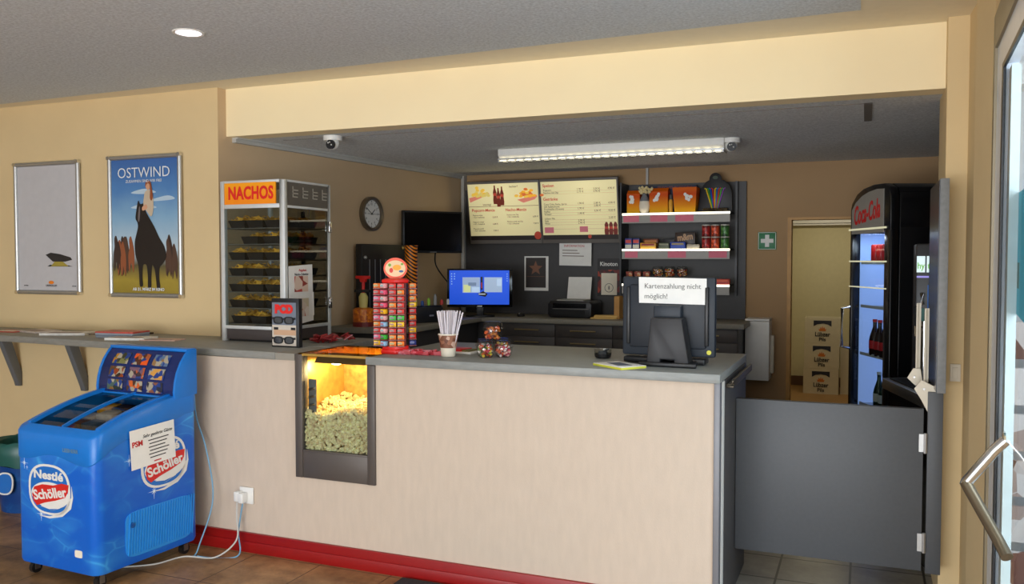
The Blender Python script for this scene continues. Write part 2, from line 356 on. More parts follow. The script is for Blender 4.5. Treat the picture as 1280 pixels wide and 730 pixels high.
mk('photo',MB().box(.4915,.492,3.42,3.475,1.50,1.59),mat('dim_photo',(90,140,140),.6),cyan)
# outside the door: pale wall, things behind glass
struct('wall_outside',MB().box(3.4,3.5,-2,9,0,5),mat('pale_outside_wall',(206,210,214),.8))
struct('wall_outside_return',MB().box(.49,1.6,4.70,4.80,-.1,2.8),MC['pale_outside_wall'])
struct('ground_outside',MB().box(.8,3.4,-4,3.8,-.1,-.01),mat('outside_paving',(196,190,182),.9))
rk=thing('newspaper_rack','white wire rack of printed leaflets standing outside the glass door','rack',(.81,4.40,-.01),R(90))
mk('post',MB().box(.0,.02,-.3,-.28,0,1.4).box(0,.02,.28,.3,0,1.4),M_white,rk)
mlf=multi('leaflet_print',[(126,84,72),(200,190,186),(170,150,142),(104,70,60),(214,208,206)],7)
for k in range(6):
    z=.12+k*.21
    mk('pocket',MB().prism([(-.28,z),(.28,z),(.28,z+.17),(-.28,z+.17)],.03,.045,'x'),mlf,rk,rot=(0,R(-8),0),loc=(z*.14,0,0))
# ------------------------------------------------------------------ camera
cam=bpy.data.cameras.new('camera'); co=bpy.data.objects.new('camera',cam); COL.objects.link(co); SC.camera=co
cam.sensor_width=36; cam.lens=36*1075.1/1280; cam.clip_start=.05
yaw,pit,rol=.389918,.037751,.000326
f=Vector((-math.sin(yaw)*math.cos(pit),math.cos(yaw)*math.cos(pit),-math.sin(pit))); r=Vector((math.cos(yaw),math.sin(yaw),0)); u=r.cross(f)
r2=r*math.cos(rol)+u*math.sin(rol); u2=u*math.cos(rol)-r*math.sin(rol)
co.matrix_world=Matrix(((r2.x,u2.x,-f.x,0),(r2.y,u2.y,-f.y,0),(r2.z,u2.z,-f.z,1.6),(0,0,0,1)))
# ------------------------------------------------------------------ counter
ct=thing('service_counter','long pale pink-beige service counter with grey corner edging','counter',(-1.7,3.77,0))
ox=1.7
def X(v): return v+ox
mk('front_panel',MB().prism([(X(-3.6),0),(X(-.60),0),(X(-.60),1.063),(X(-2.30),1.063),(X(-2.30),.445),(X(-2.79),.445),(X(-2.79),1.063),(X(-3.6),1.063)],0,.05,'y'),M_panel,ct)
mk('end_edging',MB().box(X(-.60),X(-.574),-.006,.05,0,1.063),mat('grey_edge_strip',(122,122,126),.45,metal=.2),ct,bev=.002)
mk('white_strip',MB().box(X(-.60),X(-.572),.052,.11,0,1.063),M_white,ct)
mk('end_panel',MB().box(X(-.60),X(-.570),.112,.83,0,1.063),M_grey2,ct,bev=.002)
mk('rear_cladding',MB().box(X(-3.58),X(-2.81),.55,.57,0,1.063).box(X(-2.28),X(-.60),.80,.82,0,1.063),M_grey2,ct)
mk('handle',MB().box(X(-.568),X(-.535),.13,.79,1.028,1.046).box(X(-.545),X(-.535),.13,.79,1.046,1.062),mat('bronze_rail',(92,84,72),.35,metal=.6),ct,bev=.003)
wt=mk('worktop',MB().prism([(-2.345,3.745),(-.572,3.745),(-.572,4.63),(-2.345,4.63)],1.065,1.105,'z'),M_top,bev=.003)
tag(wt,'grey worktop on the right of the popcorn window, under the till screen','worktop')
sh=thing('worktop','grey worktop left of the popcorn window running on as a wall shelf','worktop',(-5.5,4.1,1.085))
mk('board',MB().prism([(-3.45,-.16),(.3,-.19),(2.59,-.35),(2.59,.0),(2.70,.0),(2.70,.55),(1.70,.55),(1.66,.295),(-3.45,.295)],-.02,.02,'z'),M_topL,sh,bev=.003)
mk('end_strip',MB().box(2.59,2.712,-.345,-.002,-.02,.017),mat('raw_board_edge',(146,140,128),.7),sh)
for x in (.48,-.17,-.82,-1.47):
    b=MB().prism([(.295,-.02),(.13,-.02),(.13,-.035),(.262,-.37),(.27,-.40),(.295,-.40),(.295,-.30),(.215,-.05),(.295,-.05)],-.022,.022,'x')
    mk('bracket',b,mat('grey_bracket',(104,106,108),.5),sh,loc=(x,0,0),bev=.003)
# ------------------------------------------------------------------ popcorn warmer
pw=thing('popcorn_warmer','lit glass popcorn warmer with a brown metal frame set into the counter','popcorn warmer',(-2.543,3.76,.445))
W=.244
mk('frame',MB().box(-W,-W+.045,-.004,.05,0,.655).box(W-.045,W,-.004,.05,0,.615).box(-W+.045,W-.045,0,.05,0,.145).box(-W+.045,W-.045,-.001,.05,.14,.15),M_frame,pw,bev=.002)
mk('side_wall',MB().box(-W+.005,-W+.02,.05,.44,.0,.655),mat('gold_reflection_steel',(220,180,100),.35,metal=.6,noise=.2,nscale=20),pw)  # gold colour stands in for a golden reflection on the steel
mk('side_wall',MB().box(W-.02,W-.005,.05,.44,.0,.655),M_steel,pw)
mk('back_wall',MB().box(-W+.02,W-.02,.43,.44,0,.655),mat('gold_reflection_back_steel',(214,176,96),.5,metal=.5,noise=.4,nscale=26,bump=1,bscale=60),pw)  # golden reflection put into the wall colour, noise makes it scratchy
mk('heated_floor',MB().box(-W+.02,W-.02,.05,.43,.0,.02),M_steel,pw)
mk('glass_front',MB().box(-W+.045,W-.045,.012,.017,.15,.655),M_glass,pw)
mk('glass_top',MB().box(-W+.02,W-.02,.0,.44,.655,.661),glass('amber_tinted_glass',(226,196,130),.7),pw)
gl=mat('brass_trim',(190,150,70),.35,metal=.6)
mk('top_trim',MB().box(-W+.045,W-.045,-.002,.014,.648,.66),gl,pw)
mk('lamp_shade',MB().prism([(.10,.60),(.30,.60),(.26,.64),(.14,.64)],-W+.05,W-.05,'x'),M_steel,pw)
M_bulb=emis('warm_heat_lamp',(255,206,120),55)
for x in (-.12,.11): mk('heat_lamp',MB().sph((x,.20,.592),.02,10,(1.8,1,.6)),M_bulb,pw,smooth=True)
mk('vent_plate',MB().box(-W+.055,-W+.105,.04,.043,.30,.52),M_steel,pw)
for k in range(4): mk('vent_slot',MB().tube([(-W+.062,.036,.34+k*.042),(-W+.098,.036,.348+k*.042)],.008,6),M_chrome,pw)
pc=MB(); rg=random.Random(3)
def heap(x,y): return .345+ .05*max(0,(y-.05))/.38+.02*math.sin(x*17)+.012*math.sin(y*31)
for k in range(3300):
    x=rg.uniform(-W+.03,W-.03)
    if k<1800: y=rg.uniform(.026,.045); z=rg.uniform(.03,heap(x,.03))
    else: y=rg.uniform(.03,.42); z=heap(x,y)-rg.uniform(0,.02)
    pc.blob((x-2.543,y+3.76,z+.445),rg.uniform(.0075,.0125),rg)
for k in range(260):
    x=rg.uniform(-.23,.215)
pcm=mat('popcorn_cream',(255,216,164),.8,noise=.34,nscale=45)
o=mk('popcorn',pc,pcm); tag(o,'heap of popcorn behind the glass of the lit warmer','popcorn',kind='stuff')
for ii,(xx,ee) in enumerate(((-.12,1),(.11,1))):
    la=bpy.data.lights.new('heat_lamp_light','POINT'); la.energy=5.0; la.color=(1,.72,.34); la.shadow_soft_size=.03
    lo=bpy.data.objects.new('heat_lamp_light',la); COL.objects.link(lo); lo.location=(-2.543+xx,3.95,1.01)
# wrapped red packet behind
rp=MB(); rg=random.Random(4)
for k in range(26): rp.chip((rg.uniform(-.11,.11),rg.uniform(-.06,.06),.012+rg.uniform(0,.025)),.035,rg)
tag(mk('sweet_bag',rp,mat('dark_red_wrapper',(150,40,44),.3,noise=.3,nscale=40),loc=(-2.93,4.33,1.108)),'dark red foil sweet bag lying behind the glasses stand','bag')
# ------------------------------------------------------------------ gate, flap
gt=thing('counter_gate','dark grey swing gate between counter and right pillar','gate',(.262,4.25,0),R(.6))
mk('gate_panel',MB().box(-.83,-.012,-.018,.018,.20,.932),M_grey,gt,bev=.002)
for z in (.33,.78):
    mk('hinge',MB().tube([(-.003,-.022,z-.045),(-.003,-.022,z+.045)],.008,8).box(-.03,-.004,-.022,-.018,z-.04,z+.04),M_alu,gt,smooth=False)
tag(mk('hinge_post',MB().box(.266,.328,4.235,4.265,.19,1.01),M_grey,bev=.002),'narrow dark grey upright board carrying the gate hinges','post')
fl=thing('counter_flap','folded-up grey counter flap standing upright against the right pillar','counter flap',(.312,4.43,1.02))
mk('board',MB().box(-.019,.017,-.29,.29,0,.93),mat('grey_flap_laminate',(128,130,130),.5,noise=.1,nscale=60),fl,bev=.002)
mk('top_face',MB().box(-.022,-.0195,-.285,.285,.005,.925),mat('dark_flap_face',(56,62,72),.25),fl)
br=thing('flap_bracket','cream metal hinge bracket holding up the folded counter flap','bracket',(.27,4.38,1.0))
mk('arm',MB().box(-.05,-.044,-.02,.0,.02,.40).box(-.05,-.03,-.002,.002,.02,.40),M_cream,br)
mk('arm',MB().box(-.02,-.014,-.10,-.07,.02,.38).box(-.02,0.0,-.074,-.07,.02,.38),M_cream,br)
mk('foot_plate',MB().prism([(-.03,-.03),(-.06,.02),(-.03,.06),(.02,.035),(.045,.035),(.045,-.09),(.0,-.09)],-.13,-.122,'y'),M_cream,br,bev=.001)
mk('foot_plate',MB().prism([(-.05,.02),(-.085,.055),(-.06,.1),(-.03,.1),(-.02,.04)],-.03,-.024,'y'),M_cream,br,bev=.001)
mk('rivet',MB().tube([(-.02,-.135,.02),(-.02,-.128,.02)],.006,8).tube([(.01,-.135,-.02),(.01,-.128,-.02)],.006,8).tube([(-.055,-.036,.06),(-.055,-.029,.06)],.006,8),M_steel,br)
# ------------------------------------------------------------------ posters
def pframe(x0,x1,z0,z1,label):
    cx=(x0+x1)/2; w=(x1-x0)/2; h=z1-z0
    t=thing('framed_poster',label,'poster frame',(cx,YW-.004,z0))
    mk('backing',MB().box(-w+.01,w-.01,-.012,0,.01,h-.01),M_paper,t)
    for a in ((-w,w,h-.03,h),(-w,w,0,.03)): mk('frame_rail',MB().tube([(a[0]+.02,-.014,(a[2]+a[3])/2),(a[1]-.02,-.014,(a[2]+a[3])/2)],.016,10),M_alu,t,smooth=True)
    for a in (-w,w-.03): mk('frame_rail',MB().tube([(a+.015,-.014,.02),(a+.015,-.014,h-.02)],.016,10),M_alu,t,smooth=True)
    cn=MB()
    for a in (-w+.013,w-.013):
        for z in (.013,h-.013): cn.tube([(a,-.032,z),(a,-.002,z)],.014,10)
    mk('corner',cn,M_chrome,t,smooth=True)
    return t,w,h
t,w,h=pframe(-5.668,-5.030,1.352,2.288,'silver snap frame holding the nearly blank grey poster')
mk('poster_sheet',MB().box(-w+.028,w-.028,-.0135,-.012,.028,h-.028),mat('grey_poster_paper',(196,194,196),.5),t)
s=MB(); s.prism([(-.02,.28),(.03,.295),(.12,.285),(.22,.262),(.235,.245),(.17,.232),(.05,.232)],-.016,-.0145,'y').mi(1).prism([(.03,.20),(.07,.235),(.14,.235),(.20,.20)],-.0155,-.0145,'y').mi(2).prism([(-.005,.198),(.24,.198),(.20,.206),(.02,.21)],-.0152,-.0145,'y')
mk('picture',s,[mat('poster_dark',(40,38,40),.5),mat('poster_ochre',(168,150,60),.5),M_dark],t)
mk('logo',MB().prism(ell(.03,.085,.025,.012),-.016,-.0145,'y'),M_orange,t)
texts([('UNIVERSUM',.02,.03,.062,'CENTER',0),('im kino',.014,-.22,.062,'CENTER',0),('ab mai',.014,.25,.062,'CENTER',0)],M_dark,t,y=-.015)
t,w,h=pframe(-4.765,-4.126,1.345,2.296,'silver snap frame holding the blue film poster of a rider')
def ramp_mat(name,stops,h0,h1,noise=0):
    m=bpy.data.materials.new(name); m.use_nodes=True; nt=m.node_tree; b=nt.nodes['Principled BSDF']
    tc=nt.nodes.new('ShaderNodeTexCoord'); sp=nt.nodes.new('ShaderNodeSeparateXYZ'); nt.links.new(tc.outputs['Object'],sp.inputs[0])
    mr=nt.nodes.new('ShaderNodeMapRange'); mr.inputs[1].default_value=h0; mr.inputs[2].default_value=h1; nt.links.new(sp.outputs[2],mr.inputs[0])
    n=nt.nodes.new('ShaderNodeTexNoise'); n.inputs['Scale'].default_value=6; n.inputs['Detail'].default_value=6; nt.links.new(tc.outputs['Object'],n.inputs[0])
    ma=nt.nodes.new('ShaderNodeMath'); ma.operation='MULTIPLY_ADD'; ma.inputs[1].default_value=noise; nt.links.new(n.outputs[0],ma.inputs[0]); nt.links.new(mr.outputs[0],ma.inputs[2])
    rp=nt.nodes.new('ShaderNodeValToRGB'); e=rp.color_ramp.elements
    e[0].position=stops[0][0]; e[0].color=rgb(*stops[0][1]); e[1].position=stops[1][0]; e[1].color=rgb(*stops[1][1])
    for p,c in stops[2:]:
        k=e.new(p); k.color=rgb(*c)
    nt.links.new(ma.outputs[0],rp.inputs[0]); nt.links.new(rp.outputs[0],b.inputs['Base Color']); b.inputs['Roughness'].default_value=.6; b.inputs['Specular IOR Level'].default_value=.2
    return m
psky=ramp_mat('printed_sky_and_meadow',[(0,(110,92,30)),(.22,(168,146,60)),(.32,(100,90,62)),(.42,(190,208,218)),(.62,(138,178,208)),(.8,(86,134,190)),(1,(66,104,168))],-.06,1.0,.12)
mk('poster_sheet',MB().box(-w+.028,w-.028,-.0135,-.012,.028,h-.028),psky,t)
def sm2(P,n=5):
    out=[]; m=len(P)
    for i in range(m):
        p0,p1,p2,p3=P[i-1],P[i],P[(i+1)%m],P[(i+2)%m]
        for k in range(n):
            t_=k/n; out.append(tuple(.5*((2*p1[q])+(p2[q]-p0[q])*t_+(2*p0[q]-5*p1[q]+4*p2[q]-p3[q])*t_*t_+(3*p1[q]-p0[q]-3*p2[q]+p3[q])*t_**3) for q in (0,1)))
    return out
a=MB(); rg=random.Random(9)
for k in range(6): a.mi(7).prism(sm2([(x_+rg.uniform(-.02,.02),z_) for x_,z_ in ((-.12+.2*(k%2),.60+.05*k),(.0+.2*(k%2),.625+.05*k),(.12+.12*(k%2),.60+.05*k),(.0+.1*(k%2),.59+.05*k))]),-.0146-.00005*k,-.0138,'y') if k<3 else None
for k in range(30):   # far herd: a low row of distant horses
    x=rg.uniform(-.27,.27); z=.25+rg.uniform(-.02,.05); s_=rg.uniform(.8,1.15)
    if -.10<x<.16: continue
    a.mi(rg.choice([1,1,2,8])).prism(sm2([(x-.016*s_,z-.10*s_),(x-.022*s_,z),(x-.012*s_,z+.05*s_),(x-.014*s_,z+.10*s_),(x,z+.12*s_),(x+.016*s_,z+.07*s_),(x+.026*s_,z),(x+.018*s_,z-.10*s_),(x,z-.04*s_)],3),-.0150-.00006*k,-.0138,'y')
H=[(-.060,.625),(-.050,.648),(-.036,.625),(-.012,.628),(.004,.648),(.010,.615),(.012,.575),(.050,.52),(.085,.47),(.125,.40),(.168,.34),(.182,.27),(.150,.225),(.125,.20),(.120,.13),(.128,.070),(.100,.066),(.092,.13),(.080,.195),(.060,.215),(.052,.14),(.050,.072),(.022,.070),(.022,.14),(.012,.215),(-.018,.215),(-.026,.14),(-.022,.080),(-.050,.078),(-.054,.15),(-.062,.22),(-.085,.29),(-.088,.37),(-.070,.43),(-.058,.47),(-.062,.50),(-.078,.53),(-.070,.58)]
a.mi(0).prism(sm2(H,4),-.0172,-.0168,'y')
a.mi(3).prism(sm2([(-.046,.60),(-.036,.60),(-.040,.53),(-.050,.505),(-.056,.53)],4),-.0178,-.0172,'y')
a.mi(4).prism(sm2([(-.005,.615),(.000,.67),(.012,.705),(.040,.715),(.066,.70),(.080,.655),(.078,.58),(.060,.54),(.030,.565)],4),-.0182,-.0178,'y')
a.mi(5).prism(sm2([(.0,.615),(-.018,.60),(-.014,.58),(.012,.585),(.03,.60),(.02,.62)],3),-.0186,-.0182,'y')
a.mi(5).prism(ell(.036,.742,.020,.027,14),-.0186,-.0182,'y')
a.mi(6).prism(sm2([(.012,.735),(.018,.768),(.038,.778),(.060,.765),(.070,.72),(.078,.67),(.066,.645),(.052,.66),(.054,.71),(.050,.75),(.034,.760),(.022,.75)],4),-.0192,-.0188,'y')
mk('picture',a,[mat('print_black',(28,22,22),.4),mat('print_brown',(84,58,44),.5),mat('print_rust',(150,84,50),.5),mat('print_grey',(110,100,100),.5),mat('print_cream',(206,186,160),.5),mat('print_skin',(214,160,126),.5),mat('print_ginger',(150,80,44),.5),mat('print_cloud',(186,208,224),.5),mat('print_dark_brown',(60,42,34),.5)],t)
texts([('OSTWIND',.098,0,.83,'CENTER',-.0005),('ZUSAMMEN SIND WIR FREI',.026,0,.775,'CENTER',0),('AB 21. MÄRZ IM KINO',.028,.03,.055,'CENTER',.0005)],mat('print_white',(236,240,244),.5),t,y=-.0205)
# ------------------------------------------------------------------ leaflets on shelf
lf=[(-5.42,4.14,.10,.07,8,(196,80,60),'red and white leaflet fan at the far left of the wall shelf'),(-5.22,4.20,.13,.09,-12,(214,200,190),'pale leaflet overlapping the red fan on the wall shelf'),
(-4.86,4.13,.15,.09,24,(226,222,214),'white folded leaflet slanting on the shelf below the blank poster'),(-4.62,4.25,.13,.08,10,(120,104,86),'grey-brown booklet on the shelf beside the white leaflet'),
(-4.50,4.28,.13,.09,4,(58,42,34),'dark brown booklet on the wall shelf behind the thick magazine stack'),(-4.20,4.02,.13,.08,16,(230,226,216),'white leaflet on the shelf near the freezer header'),(-3.98,4.05,.12,.06,14,(222,180,160),'pinkish leaflet on the shelf nearest to the nacho cabinet')]
for i,(x,y,a,b,rz,c,l) in enumerate(lf):
    g=MB().prism([(-a,-b),(a*.95,-b),(a,b*.95),(-a,b)],0,.006+.004*(i%3),'z').mi(1).box(-a*.8,a*.6,-b*.7,b*.2,.0065+.004*(i%3),.0072+.004*(i%3))
    tag(mk('leaflet',g,[mat('leaflet_%d'%i,c,.5,noise=.15,nscale=25),M_cream if i in(0,4) else mat('leaflet_grey',(170,150,140),.6)],loc=(x,y,1.1052),rot=(0,0,R(rz))),l,'leaflet','leaflets on the wall shelf')
t=thing('magazine_stack','stack of grey magazines with a red cover on the wall shelf','magazines',(-4.38,4.12,1.1052),R(4))
for k in range(4): mk('magazine',MB().box(-.14,.14,-.08,.08,k*.010,k*.010+.009),mat('mag_%d'%(k%2),((150,156,164),(120,128,140))[k%2],.5) if k<3 else mat('mag_red',(180,70,60),.4,noise=.3,nscale=15),t,rot=(0,0,R(k*1.3)))
# ------------------------------------------------------------------ ice cream freezer
fz=thing('ice_cream_freezer','bright blue ice cream chest freezer with sloping glass lid and picture header','freezer',(-3.656,3.345,0),R(-3))
FW,FD=.29,.325
def top(y):  # local y -FD..FD
    s=(y+FD)/(2*FD); return .745+.14*math.sin(min(1,s*1.02)*PI/2)**.85
def outline(w,dp,rad,n=6):
    pts=[]
    for cx,cy,a0 in ((w-rad,-dp+rad,-90),(w-rad,dp-rad,0),(-w+rad,dp-rad,90),(-w+rad,-dp+rad,180)):
        for k in range(n+1):
            a=R(a0+90*k/n); pts.append((cx+rad*math.cos(a),cy+rad*math.sin(a)))
    # densify the long sides
    out=[]
    for i,p in enumerate(pts):
        q=pts[(i+1)%len(pts)]; out.append(p); d_=math.hypot(q[0]-p[0],q[1]-p[1]); m=int(d_/.04)
        for k in range(1,m): out.append((p[0]+(q[0]-p[0])*k/m,p[1]+(q[1]-p[1])*k/m))
    return out
O=outline(FW,FD,.05); I=outline(FW-.042,FD-.05,.03)
def mid(x,y): 
    return top(y)-.125+ .018*math.sin((x+y)*14)
def loops(L,close_bottom=False,close_top=False):
    b=MB(); n=len(L[0]); b.v=[p for l in L for p in l]
    for i in range(len(L)-1):
        for k in range(n): b.f.append((i*n+k,i*n+(k+1)%n,(i+1)*n+(k+1)%n,(i+1)*n+k))
    if close_bottom: b.f.append(tuple(range(n-1,-1,-1)))
    if close_top: b.f.append(tuple(range((len(L)-1)*n,len(L)*n)))
    b.m=[0]*len(b.f); return b
M_skin=water('freezer_water_skin',(8,98,204),(80,186,242))
sk=mk('body',loops([[(x*.985,y*.985,.075) for x,y in O],[(x,y,.09) for x,y in O],[(x,y,mid(x,y)) for x,y in O]],True),M_skin,fz,smooth=True)
nI=len(O)
def inner(k):  # nearest matching inner point
    x,y=O[k]; return (max(-FW+.042,min(FW-.042,x*.86)),max(-FD+.05,min(FD-.03,y*.86)))
rim=loops([[(x,y,mid(x,y)) for x,y in O],[(x*1.012,y*1.012,mid(x,y)+.006) for x,y in O],[(x*1.012,y*1.012,top(y)-.012) for x,y in O],[(x*.995,y*.995,top(y)) for x,y in O],
   [(inner(k)[0]*1.02,inner(k)[1]*1.02,top(inner(k)[1])+.004) for k in range(nI)],[(*inner(k),top(inner(k)[1])-.02) for k in range(nI)],[(*inner(k),.50) for k in range(nI)]],False,True)
mk('top_rim',rim,M_blue,fz,smooth=True)
g=MB(); N=14; gw=FW-.045
for i in range(N):
    y0=-FD+.06+i*(2*FD-.10)/N; y1=-FD+.06+(i+1)*(2*FD-.10)/N
    g.quad((-gw,y0,top(y0)-.008),(gw,y0,top(y0)-.008),(gw,y1,top(y1)-.008),(-gw,y1,top(y1)-.008))
mk('glass_lid',g,M_glassd,fz,smooth=True)
def rail(x,wd,hh,name,m):
    g=MB()
    for i in range(N):
        y0=-FD+.05+i*(2*FD-.08)/N; y1=-FD+.05+(i+1)*(2*FD-.08)/N
        g.add([(x-wd,y0,top(y0)-.01),(x+wd,y0,top(y0)-.01),(x+wd,y1,top(y1)-.01),(x-wd,y1,top(y1)-.01),(x-wd,y0,top(y0)+hh),(x+wd,y0,top(y0)+hh),(x+wd,y1,top(y1)+hh),(x-wd,y1,top(y1)+hh)],[(0,3,2,1),(4,5,6,7),(0,1,5,4),(1,2,6,5),(2,3,7,6),(3,0,4,7)])
    return mk(name,g,m,fz)
rail(0,.006,.008,'lid_divider',M_blue); rail(-gw,.010,.012,'lid_rail',M_blue); rail(gw,.010,.012,'lid_rail',M_blue)
bk=MB().mi(0)
for i in range(9): bk.box(-.23,.23,-.24+i*.055,-.236+i*.055,.52,.70)
bk.box(-.235,-.23,-.25,.24,.52,.70).box(.23,.235,-.25,.24,.52,.70).box(-.003,.003,-.25,.24,.52,.72)
mk('basket',bk,mat('white_wire',(180,190,196),.5),fz)
# ice packs
icecol=[(236,226,206),(170,50,44),(120,82,56),(214,208,196),(236,180,60),(90,120,160),(230,230,226),(60,44,40)]
rg=random.Random(11); n_=0
for ix,xx in enumerate((-.175,-.06,.06,.175)):
    for iy in range(5):
        yy=-.23+iy*.095
        p=mk('ice_cream_pack',MB().box(-.05,.05,-.042,.042,0,.055+.03*rg.random()),mat('ice_pack_%d'%((ix*3+iy)%8),icecol[(ix*3+iy)%8],.5,noise=.2,nscale=30),bev=.006)
        v=Matrix.Rotation(R(-3),3,'Z')@Vector((xx,yy,.60)); p.location=(fz.location.x+v.x,fz.location.y+v.y,.625+.026*iy); p.rotation_euler=(R(8),0,R(rg.uniform(-12,8)))
        tag(p,'%s ice cream pack, %s row from the freezer front, %s'%(('cream','red','brown','pale grey','amber','slate blue','white','dark brown')[(ix*3+iy)%8],('first','second','third','fourth','fifth')[iy],('far left','left of divider','right of divider','far right')[ix]),'ice cream','ice creams in the chest freezer')
mk('tub_bottom',MB().box(-.235,.235,-.26,.26,.56,.58),M_white,fz)
# brand text on the front band
text('LIEBHERR',.026,(.125,-FD-.0065,.672),mat('embossed_blue_grey',(96,140,176),.5),fz,bold=.0006)
def logo(parent,s=1):
    "rounded badge: white rim, blue field, white disc with red swoosh"
    a=MB(); a.mi(0).prism(ell(0,0,.098,.112,36,2.6),-.0015,0,'y').mi(1).prism(ell(0,0,.088,.102,36,2.6),-.0022,-.0015,'y')
    a.mi(0).prism(ell(.004,-.024,.088,.058,32),-.0028,-.0022,'y')
    a.mi(2).prism([(-.080,-.030),(-.070,.004),(-.03,.020),(.02,.022),(.06,.036),(.092,.034),(.088,.0),(.075,-.024),(.03,-.044),(-.02,-.060),(-.058,-.078),(-.074,-.060)],-.0034,-.0028,'y')
    a.mi(0).prism([(-.04,-.078),(.02,-.058),(.072,-.045),(.05,-.075),(.0,-.096),(.04,-.078),(.0,-.086)],-.0036,-.003,'y')
    a.mi(0).prism([(.085,-.05),(.102,-.02),(.104,.03),(.110,-.02),(.10,-.07),(.06,-.11),(.0,-.128),(-.05,-.122),(.0,-.118),(.05,-.098)],-.0015,0,'y')
    o=mk('logo',a,[M_white,mat('logo_blue',(26,110,196),.35),mat('logo_red',(214,40,36),.35)],parent)
    text('Nestlé',.052,(-.002,-.0035,.062),M_white,o,bold=.0018); text('Schöller',.060,(.004,-.0045,-.018),M_white,o,bold=.0018,sx=.80)
    for v in o.children: 
        if abs(v.location.z+.018)<1e-3: v.rotation_euler=(PI/2,R(-13),0)
    return o
def spark(parent,x,z,s,rot=None,loc=None):
    pts=[]
    for k in range(16):
        a=PI*2*k/16; rr=s*(1 if k%4==0 else .45 if k%4==2 else .12); pts.append((x+rr*math.cos(a),z+rr*math.sin(a)))
    return pts
l1=logo(fz); l1.location=(-.035,-FD-.002,.465); l1.scale=(1.55,1,1.12)
sp=MB()
for x,z,s in ((-.22,.58,.03),(-.10,.335,.035),(.02,.40,.018),(.03,.565,.012),(-.2,.56,.012)): sp.prism(spark(None,x,z,s),-FD-.0015,-FD-.0005,'y')
mk('sparkle_print',sp,mat('sparkle_white',(220,238,250),.5),fz)
l2=logo(fz); l2.rotation_euler=(0,0,PI/2); l2.location=(FW+.002,.085,.55); l2.scale=(1.5,1,1.15)
sp=MB()
for y,z,s in ((-.13,.60,.03),(.02,.41,.04),(.2,.56,.016),(.19,.64,.012)): sp.prism(spark(None,y,z,s),FW+.0005,FW+.0015,'x')
mk('sparkle_print',sp,MC['sparkle_white'],fz)
mk('rating_plate',MB().prism(ell(.165,.172,.026,.018,16,6),-FD-.002,0-FD,'y'),M_cream,fz)
# vent grille on the side
M_vent=mat('vent_blue',(44,146,226),.35)
vg=mk('vent_grille',MB().prism(ell(.055,.225,.215,.115,36,7),FW-.002,FW+.004,'x'),M_vent,fz)
vs=MB()
for k in range(26):
    y=-.15+k*.0165; vs.prism([(y,.125),(y+.005,.125),(y+.009+.012,.335),(y+.004+.012,.335)],FW+.004,FW+.009,'x')
mk('vent_slats',vs,M_vent,vg); mk('knob',MB().tube([(FW+.004,-.125,.275),(FW+.016,-.125,.275)],.013,14),mat('knob_blue',(14,80,150),.4),vg)
for x in (-FW+.055,FW-.055):
    for y in (-FD+.06,FD-.06):
        c=mk('caster',MB().tube([(x-.012,y,.03),(x+.012,y,.03)],.029,16).box(x-.018,x+.018,y-.02,y+.02,.055,.078),M_black,fz)
        mk('fork',MB().prism([(x-.018,.022),(x-.014,.022),(x-.014,.06),(x+.014,.06),(x+.014,.022),(x+.018,.022),(x+.018,.064),(x-.018,.064)],y-.014,y+.014,'y'),M_steel,c)
# header
prof=[(.16,.862),(.158,.90),(.165,.95),(.18,1.0),(.205,1.05),(.24,1.095),(.262,1.112),(.315,1.115),(.315,.872)]
hd=mk('header_shell',MB().prism([(a+.0,b) for a,b in prof][-3:]+[(.185,.862),(.195,.95),(.22,1.02),(.262,1.10)],-FW+.012,FW-.012,'x'),M_blue,fz)
for s in (-1,1): mk('header_side',MB().prism(prof,s*FW-(.006 if s<0 else .008),s*FW+(.008 if s<0 else .006),'x'),M_blue,fz,bev=.002)
mk('header_lip',MB().box(-FW,FW,.152,.175,.852,.876).box(-FW,FW,.25,.315,1.104,1.120),M_blue,fz,bev=.003)
K=prof[:7]
def hsurf(z):
    for i in range(len(K)-1):
        if K[i][1]<=z<=K[i+1][1]:
            q=(z-K[i][1])/(K[i+1][1]-K[i][1]); return K[i][0]+.006+q*(K[i+1][0]-K[i][0])
    return K[0][0]+.006
pn=MB(); ZZ=[.874+.0325*i for i in range(8)]
for i in range(7): pn.quad((-FW+.008,hsurf(ZZ[i]),ZZ[i]),(FW-.008,hsurf(ZZ[i]),ZZ[i]),(FW-.008,hsurf(ZZ[i+1]),ZZ[i+1]),(-FW+.008,hsurf(ZZ[i+1]),ZZ[i+1]))
hp=mk('picture_panel',pn,mat('header_navy_print',(26,42,96),.25,noise=.3,nscale=5),fz,smooth=True)
pics=[[(150,150,90),(214,110,60),(110,140,180)],[(110,80,50),(150,110,130),(190,190,180)],[(90,120,110),(190,120,80),(90,100,150)]]
for rI,zc in enumerate((1.055,.985,.915)):
    for cI,xc in enumerate((-.155,-.005,.145)):
        z0,z1=zc-.028,zc+.028; b=MB(); 
        for q in range(5):
            za=z0+(z1-z0)*q/5; zb=z0+(z1-z0)*(q+1)/5
            b.quad((xc-.058,hsurf(za)-.003,za),(xc+.058,hsurf(za)-.003,za),(xc+.058,hsurf(zb)-.003,zb),(xc-.058,hsurf(zb)-.003,zb))
        c=tuple(int(v*.8) for v in pics[rI][cI])
        mk('picture',b,multi('ice_picture_%d%d'%(rI,cI),[c,(170,160,140),(c[0]//2,c[1]//2,c[2]//2),(30,60,130),(min(255,c[0]+60),c[1],c[2]//2)],38),hp)
_v=Matrix.Rotation(R(-3),3,'Z')@Vector((FW+.0125,.015,0))
tag(mk('price_notice',MB().box(-.002,.0,-.14,.14,0,.20),M_paper,loc=(fz.location.x+_v.x,fz.location.y+_v.y,.555),rot=(R(3),0,R(-3))),'white A4 notice taped over the logo on the side of the blue freezer','notice')
nt=bpy.data.objects['price_notice']
ln=MB()
